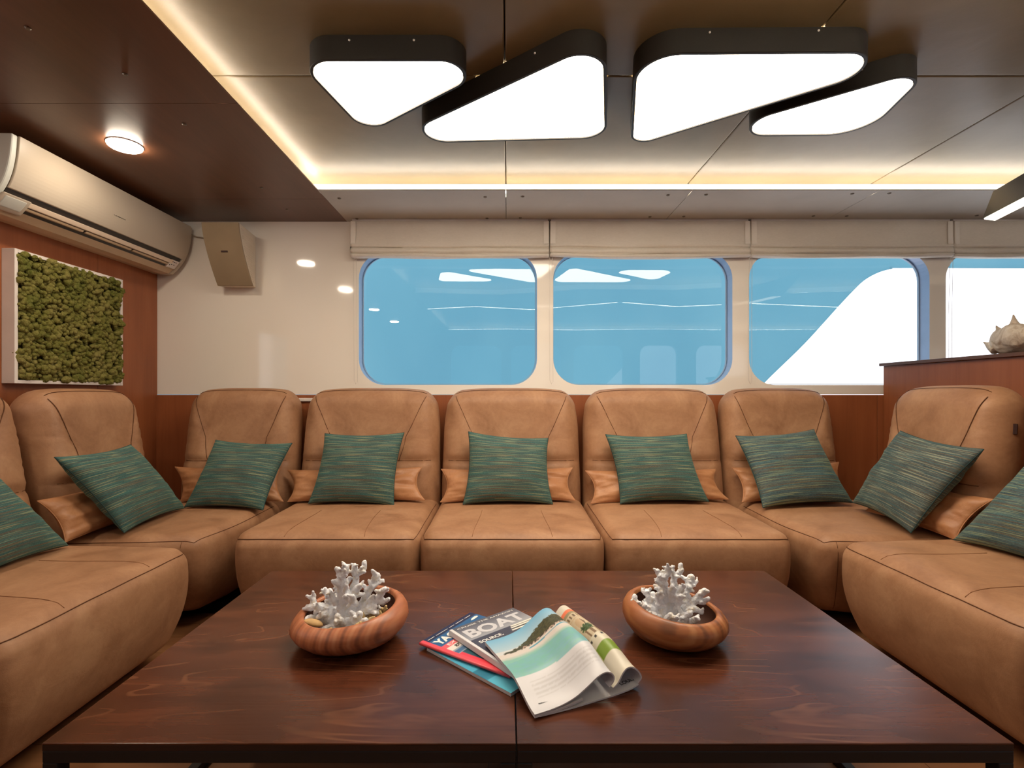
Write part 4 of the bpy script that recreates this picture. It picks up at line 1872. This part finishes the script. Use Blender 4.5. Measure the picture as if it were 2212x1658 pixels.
def flat_mag(name, P, ux, uy, w, h, z0, z1, art, label, edge='paper_edge', nu=70, nv=90, bend=None):
    """P: the spine's top corner; ux: reading direction; uy: from foot to head. art(u, v) gives the cover colour"""
    ux, uy = Vector((*ux, 0)).normalized(), Vector((*uy, 0)).normalized()
    P = Vector((P[0], P[1], 0))
    foot = P - uy * h
    bz = bend or (lambda u, v: 0.0)
    root = thing(name, label, 'magazine', (P.x, P.y, z0), group='magazines in the pile on the tables')
    g = G()
    ring = [(0, 0), (1, 0), (1, 1), (0, 1)]
    rows = []
    lo = [foot + ux * w * a + uy * h * b + Vector((0, 0, z0 + bz(a, b))) for a, b in ring]
    hi = [foot + ux * w * a + uy * h * b + Vector((0, 0, z1 - .0006 + bz(a, b))) for a, b in ring]
    g.hexa(lo, hi)
    put('pages', g, edge, root)
    g = G()
    cols, rows = [], []
    for j in range(nv + 1):
        row = []
        for i in range(nu + 1):
            u, v = i / nu, j / nv
            row.append(foot + ux * w * u + uy * h * v + Vector((0, 0, z1 + bz(u, v))))
            cols.append(art(u, v))
        rows.append(row)
    g.grid(rows)
    c = put('cover', g, 'print_gloss', root, fix=False)
    colour_mesh(c, cols)
    c.data.polygons.foreach_set('use_smooth', [True] * len(c.data.polygons))

    def write(body, u0, v0, du, dv, mat, bold=.0, nm='lettering', shear=0.0):
        gg = G()
        lettering(gg, body, foot + ux * w * u0 + uy * h * v0 + Vector((0, 0, z1 + .0004 + bz(u0, v0))), ux * w * du, uy * h * dv, bold, shear)
        put(nm, gg, mat, c, fix=False)
    return root, write


def L3(r, g_, b):
    return rgb(r, g_, b)[:3]


def mixc(a, b, t):
    t = min(max(t, 0), 1)
    return tuple(a[i] * (1 - t) + b[i] * t for i in range(3))


# bottom blue magazine: its long edge faces the viewer's left
def art_blue(u, v):
    base = mixc(L3(86, 178, 206), L3(66, 150, 182), v)
    if .25 < v < .42 and u < .5 + .6 * (v - .25):
        base = L3(44, 116, 142)
    if v < .3:
        base = mixc(L3(98, 190, 214), base, v / .3)
    return base


MZ = HT + .0005
e = Vector((.2292, -.211)).normalized()
flat_mag('magazine', (-.2176, 1.360), (-e.y, e.x), (-e.x, -e.y), .225, .305, MZ, MZ + .008, art_blue,
         'light blue magazine at the bottom of the pile', edge='paper_edge')


# red spined yachting magazine
def art_yacht(u, v):
    n = noise.noise(Vector((u * 9, v * 9, 3)))
    if u < .055:
        return L3(232, 78, 88)
    if v > .925:
        return L3(36, 34, 66)
    if v > .775:
        return L3(44, 92, 140)
    if v > .715:
        return L3(236, 92, 98)
    if v > .645:
        return L3(224, 216, 206)
    if v > .56 and u < .8:
        if abs(v - .60) > .03 or u > .75:
            return L3(150, 160, 172)
        return L3(70, 104, 140)
    if u < .11 and v < .66:
        return L3(226, 58, 72)
    # boat on dark teal water
    d = ((u - .42) / .20) ** 2 + ((v - .40) / .07) ** 2
    if d < 1:
        return L3(226, 218, 210) if d < .8 else L3(150, 150, 150)
    if v < .33 and n > .12:
        return L3(160, 178, 172)
    return mixc(L3(26, 66, 82), L3(40, 92, 104), n + .5)


z0 = MZ + .0085
yx, yy_ = (.548, .836), (-.828, .560)
rt, wr_ = flat_mag('magazine', (-.2385, 1.373), yx, yy_, .225, .295, z0, z0 + .008, art_yacht,
                   'magazine with a red spine and navy title strip, second from the bottom of the pile', nu=80, nv=100,
                   bend=lambda u, v: .0015 * (1 - v))
wr_('YACH', .07, .80, .47, .10, 'print_white', .045, nm='title_lettering')
g = G()
foot = Vector((-.2385, 1.373, 0)) - Vector((*yy_, 0)).normalized() * .295
uxv, uyv = Vector((*yx, 0)).normalized() * .225, Vector((*yy_, 0)).normalized() * .295
g.add([foot + uxv * u + uyv * v + Vector((0, 0, z0 + .0086)) for u, v in ((.80, .875), (.86, .868), (.95, .872), (.965, .892), (.93, .905), (.85, .898))], [(0, 1, 2, 3, 4, 5)])
put('hull_print', g, 'print_white', [c for c in kids(rt) if c.name.startswith('cover')][0], fix=False)
wr_('EXPERT S', .13, .728, .50, .036, 'print_white', .012)
wr_('grecean', .16, .655, .36, .045, 'print_black', .015)
for u_, du_ in ((.08, .12), (.23, .22), (.48, .10), (.61, .16), (.80, .12)):
    wr_('-', u_, .955, du_, .006, 'print_white', .0, nm='strip_print')
g = G()
P0 = Vector((-.2385, 1.373, z0))
dd = Vector((.828, -.560, 0)).normalized()
g.tube([P0 + Vector((0, 0, .0046)), P0 + dd * .295 + Vector((0, 0, .0061))], .0036, 10)
put('spine', g, 'print_red', rt, smooth=True)


# thick boat magazine
def art_boat(u, v):
    if v > .93:
        return L3(92, 90, 98)
    if v > .70:
        return mixc(L3(160, 160, 166), L3(98, 96, 106), (v - .70) / .24)
    base = mixc(L3(64, 60, 72), L3(70, 66, 80), v)
    d = ((u - .80) / .22)
    for vv, hw in ((.735, .10), (.70, .17), (.665, .20), (.625, .22)):
        if abs(v - vv) < .013 and abs(u - .80 + .0) < hw:
            return L3(236, 228, 214)
    if .60 < v < .74 and abs(u - .82) < .19:
        return L3(52, 44, 46)
    return base


z1_ = z0 + .0095
bxv, byv = (.771, .637), (-.637, .771)
rt, wr_ = flat_mag('magazine', (-.1635, 1.4106), bxv, byv, .233, .298, z1_, z1_ + .0135, art_boat,
                   'thick grey magazine with a large silver title, on the red spined one', nu=80, nv=100)
wr_('BOAT', .09, .735, .86, .165, 'print_silver', .035)
wr_('CRUISE THE AMAZON', .08, .945, .86, .024, 'print_white', .004)
wr_('SOURCE,', .10, .60, .34, .05, 'print_white', .02)
P0 = Vector((-.1635, 1.4106, 0))
dd = Vector((.637, -.771, 0))
g = G()
nx = Vector((-.771, -.637, 0))
g.hexa([P0 + Vector((0, 0, z1_)), P0 + nx * .003 + Vector((0, 0, z1_ + .001)), P0 + nx * .003 + dd * .298 + Vector((0, 0, z1_ + .001)), P0 + dd * .298 + Vector((0, 0, z1_))],
       [P0 - nx * .010 + Vector((0, 0, z1_ + .0139)), P0 + Vector((0, 0, z1_ + .0139)), P0 + dd * .298 + Vector((0, 0, z1_ + .0139)), P0 - nx * .010 + dd * .298 + Vector((0, 0, z1_ + .0139))])
put('spine', g, 'paper', rt, bevel=.002)

# folded open magazine on top
root = thing('magazine', 'open folded magazine with a beach photograph on top of the pile', 'magazine', (.06, 1.22, MZ + .02),
             group='magazines in the pile on the tables')
PB = Vector((.057, 1.070, 0))
av = Vector((-.42, .907, 0)).normalized()
au = Vector((.907, .42, 0)).normalized()
LM = .277


def spline(pts, n):
    "Catmull-Rom through 2-D points"
    P = [Vector(p) for p in pts]
    P = [P[0] * 2 - P[1]] + P + [P[-1] * 2 - P[-2]]
    out = []
    for i in range(1, len(P) - 2):
        for k in range(n):
            t = k / n
            p0, p1, p2, p3 = P[i - 1], P[i], P[i + 1], P[i + 2]
            out.append(.5 * ((2 * p1) + (-p0 + p2) * t + (2 * p0 - 5 * p1 + 4 * p2 - p3) * t * t + (-p0 + 3 * p1 - 3 * p2 + p3) * t ** 3))
    out.append(P[-2])
    return out


def zbase(v):
    return HT + .0125 + .031 * smooth01(v / .42)


def sheet(name, prof, th, art, mat, nv=110, nn=8, hump=lambda v: 1.0, shift=lambda v: 0.0):
    "curved pages: profile (s, z) along au, extruded along av"
    q = spline(prof, nn)
    n = len(q)
    top, bot, cols = [], [], []
    L = [0.0]
    for i in range(1, n):
        L.append(L[-1] + (q[i] - q[i - 1]).length)
    for j in range(nv + 1):
        v = j / nv
        r1, r2 = [], []
        for i in range(n):
            t = (q[min(i + 1, n - 1)] - q[max(i - 1, 0)]).normalized()
            nr = Vector((-t.y, t.x))
            a = q[i]
            b = q[i] - nr * th
            for lst, c in ((r1, a), (r2, b)):
                lst.append(PB + av * LM * v + au * (c.x + shift(v)) + Vector((0, 0, zbase(v) * 1.0 + c.y * hump(v))))
            cols.append(art(L[i] / L[-1], v, q[i].x))
        top.append(r1)
        bot.append(r2)
    g = G().grid(top)
    o = put(name, g, mat, root, smooth=True, fix=False)
    if mat.startswith('print_p') or mat.startswith('print_g'):
        colour_mesh(o, cols)
    g = G().grid(bot)
    k = len(g.v)
    # rim joining the two faces
    rim = [r[0] for r in top], [r[0] for r in bot]
    g.grid([[a, b] for a, b in zip(*rim)])
    g.grid([[r[-1], s_[-1]] for r, s_ in zip(top, bot)])
    g.grid([[a, b] for a, b in zip(top[0], bot[0])])
    g.grid([[a, b] for a, b in zip(top[-1], bot[-1])])
    put('page_block', g, 'paper_edge', o, fix=False)
    return o, q, L


def art_beach(l, v, s):
    n = noise.noise(Vector((s * 60, v * 40, 1)))
    n2 = noise.noise(Vector((s * 200, v * 140, 2)))
    if l > .86:
        return L3(200, 198, 200)
    wav = .015 * math.sin(s * 22 + .6)
    if v < .335 + wav * .4:
        c = L3(206, 204, 208)
        if .05 < v < .28 and .03 < s < .19 and abs(math.sin(v * 260)) > .75 and n2 > -.3 and v > .13:
            c = L3(194, 191, 194)
        return c
    if v < .58 - .16 * max(0, (.12 - s)) / .12 * .3 + wav:
        return mixc(L3(122, 180, 166), L3(124, 174, 182), .5 + n * .9 + (s - .1) * 2)
    lag = .58 + wav
    if v < lag + .05:
        return mixc(L3(134, 184, 170), L3(208, 200, 192), (v - lag) / .05 + n * .2)
    tb = .70 - .0 * s
    if v < tb + .012 * n:
        c = L3(210, 200, 192)
        if s > .08 and abs(v - (.665 + .12 * (s - .08))) < .007:
            c = L3(84, 150, 172)
        return c
    tt = tb + .03 + .13 * smooth01((s - .025) / .13)
    if s > .018 and v < tt + .02 * n2:
        c = mixc(L3(42, 44, 26), L3(86, 82, 48), .5 + n2 * 1.2)
        if s > .07 and v < tb + .022 + .02 * n:
            c = L3(196, 168, 148) if n2 > 0 else L3(60, 50, 44)
        return c
    if v < tb + .06:
        return L3(206, 206, 206)
    return mixc(L3(170, 194, 206), L3(122, 176, 206), (v - .78) / .2)


def art_villa(l, v, s):
    n2 = noise.noise(Vector((l * 30, v * 60, 5)))
    cream = mixc(L3(206, 190, 162), L3(186, 166, 136), .4 + n2 * .5)
    if l > .80:
        return L3(222, 216, 208)
    if v > .905:
        return L3(214, 206, 190)
    if v > .90:
        return L3(70, 50, 50)
    if v > .855:
        return L3(232, 122, 84)
    if v > .82:
        return L3(150, 138, 104)
    if v > .745:
        ph = (l * 13) % 1
        return L3(108, 86, 62) if .3 < ph < .75 and .755 < v < .805 else cream
    if v > .73:
        return L3(190, 166, 132)
    if v > .60:
        if ((l - .38) / .09) ** 2 + ((v - .64) / .07) ** 2 < 1:
            return L3(190, 164, 132) if l < .43 else L3(120, 96, 72)
        return cream
    if v > .50 and ((l - .40) / .13) ** 2 + ((v - .555) / .05) ** 2 < 1 + n2:
        return L3(64, 88, 40) if n2 > -.1 else L3(38, 54, 28)
    if v > .42:
        if (l * 9) % 1 > .6 and v < .52:
            return L3(118, 92, 66)
        return cream
    if v > .37 and abs(((l * 7) % 1) - .5) < .2 and abs(v - .39) < .012:
        return L3(40, 36, 36)
    if v > .31:
        return L3(212, 202, 180)
    if v > .20:
        return L3(122, 150, 44) if .18 < l else L3(236, 226, 198)
    return L3(214, 206, 188)


# photo page on top, curling over at its right edge
A_PROF = [(0, 0), (.04, .001), (.075, .006), (.105, .016), (.135, .034), (.160, .050), (.180, .056), (.197, .050), (.206, .036), (.203, .022), (.192, .013)]
B_PROF = [(.190, .0085), (.203, .020), (.215, .040), (.228, .052), (.243, .052), (.257, .042), (.268, .027), (.272, .012), (.262, .000)]


def hA(v):
    return .86 + .14 * v


pa, qa, la = sheet('photo_page', A_PROF, .0030, art_beach, 'print_page', hump=hA)
pb, qb, lb = sheet('rolled_page', B_PROF, .0040, art_villa, 'print_page', hump=lambda v: .84 + .16 * v, shift=lambda v: .012 * (1 - v))
# lower half: pages lying under the fold
C_PROF = [(.262, -.0005), (.240, -.0062), (.20, -.0088), (.14, -.0092), (.07, -.0085), (.0, -.0050)]
sheet('under_page', C_PROF, -.0035, lambda l, v, s: L3(226, 220, 214), 'paper', hump=lambda v: 1.0, shift=lambda v: .012 * (1 - v) * 1)
# block of pages below the photo page
D_PROF = [(0, -.0034), (.05, -.0028), (.09, -.001), (.12, .004)]
sheet('page_stack', D_PROF, .0045, lambda l, v, s: L3(226, 220, 214), 'paper')
g = G()
o3 = PB + av * .014 + au * .236 + Vector((0, 0, zbase(.05) - .004))
lettering(g, 'LOUIS', o3, au * .038 + Vector((0, 0, .004)), av * .012, .02)
put('lettering', g, 'print_black', pb, fix=False)
g = G()
o3 = PB + av * .022 + au * .022 + Vector((0, 0, zbase(.08) + .0012))
lettering(g, 'Kokomo', o3, au * .022, av * .006, .03)
put('lettering', g, 'print_black', pa, fix=False)
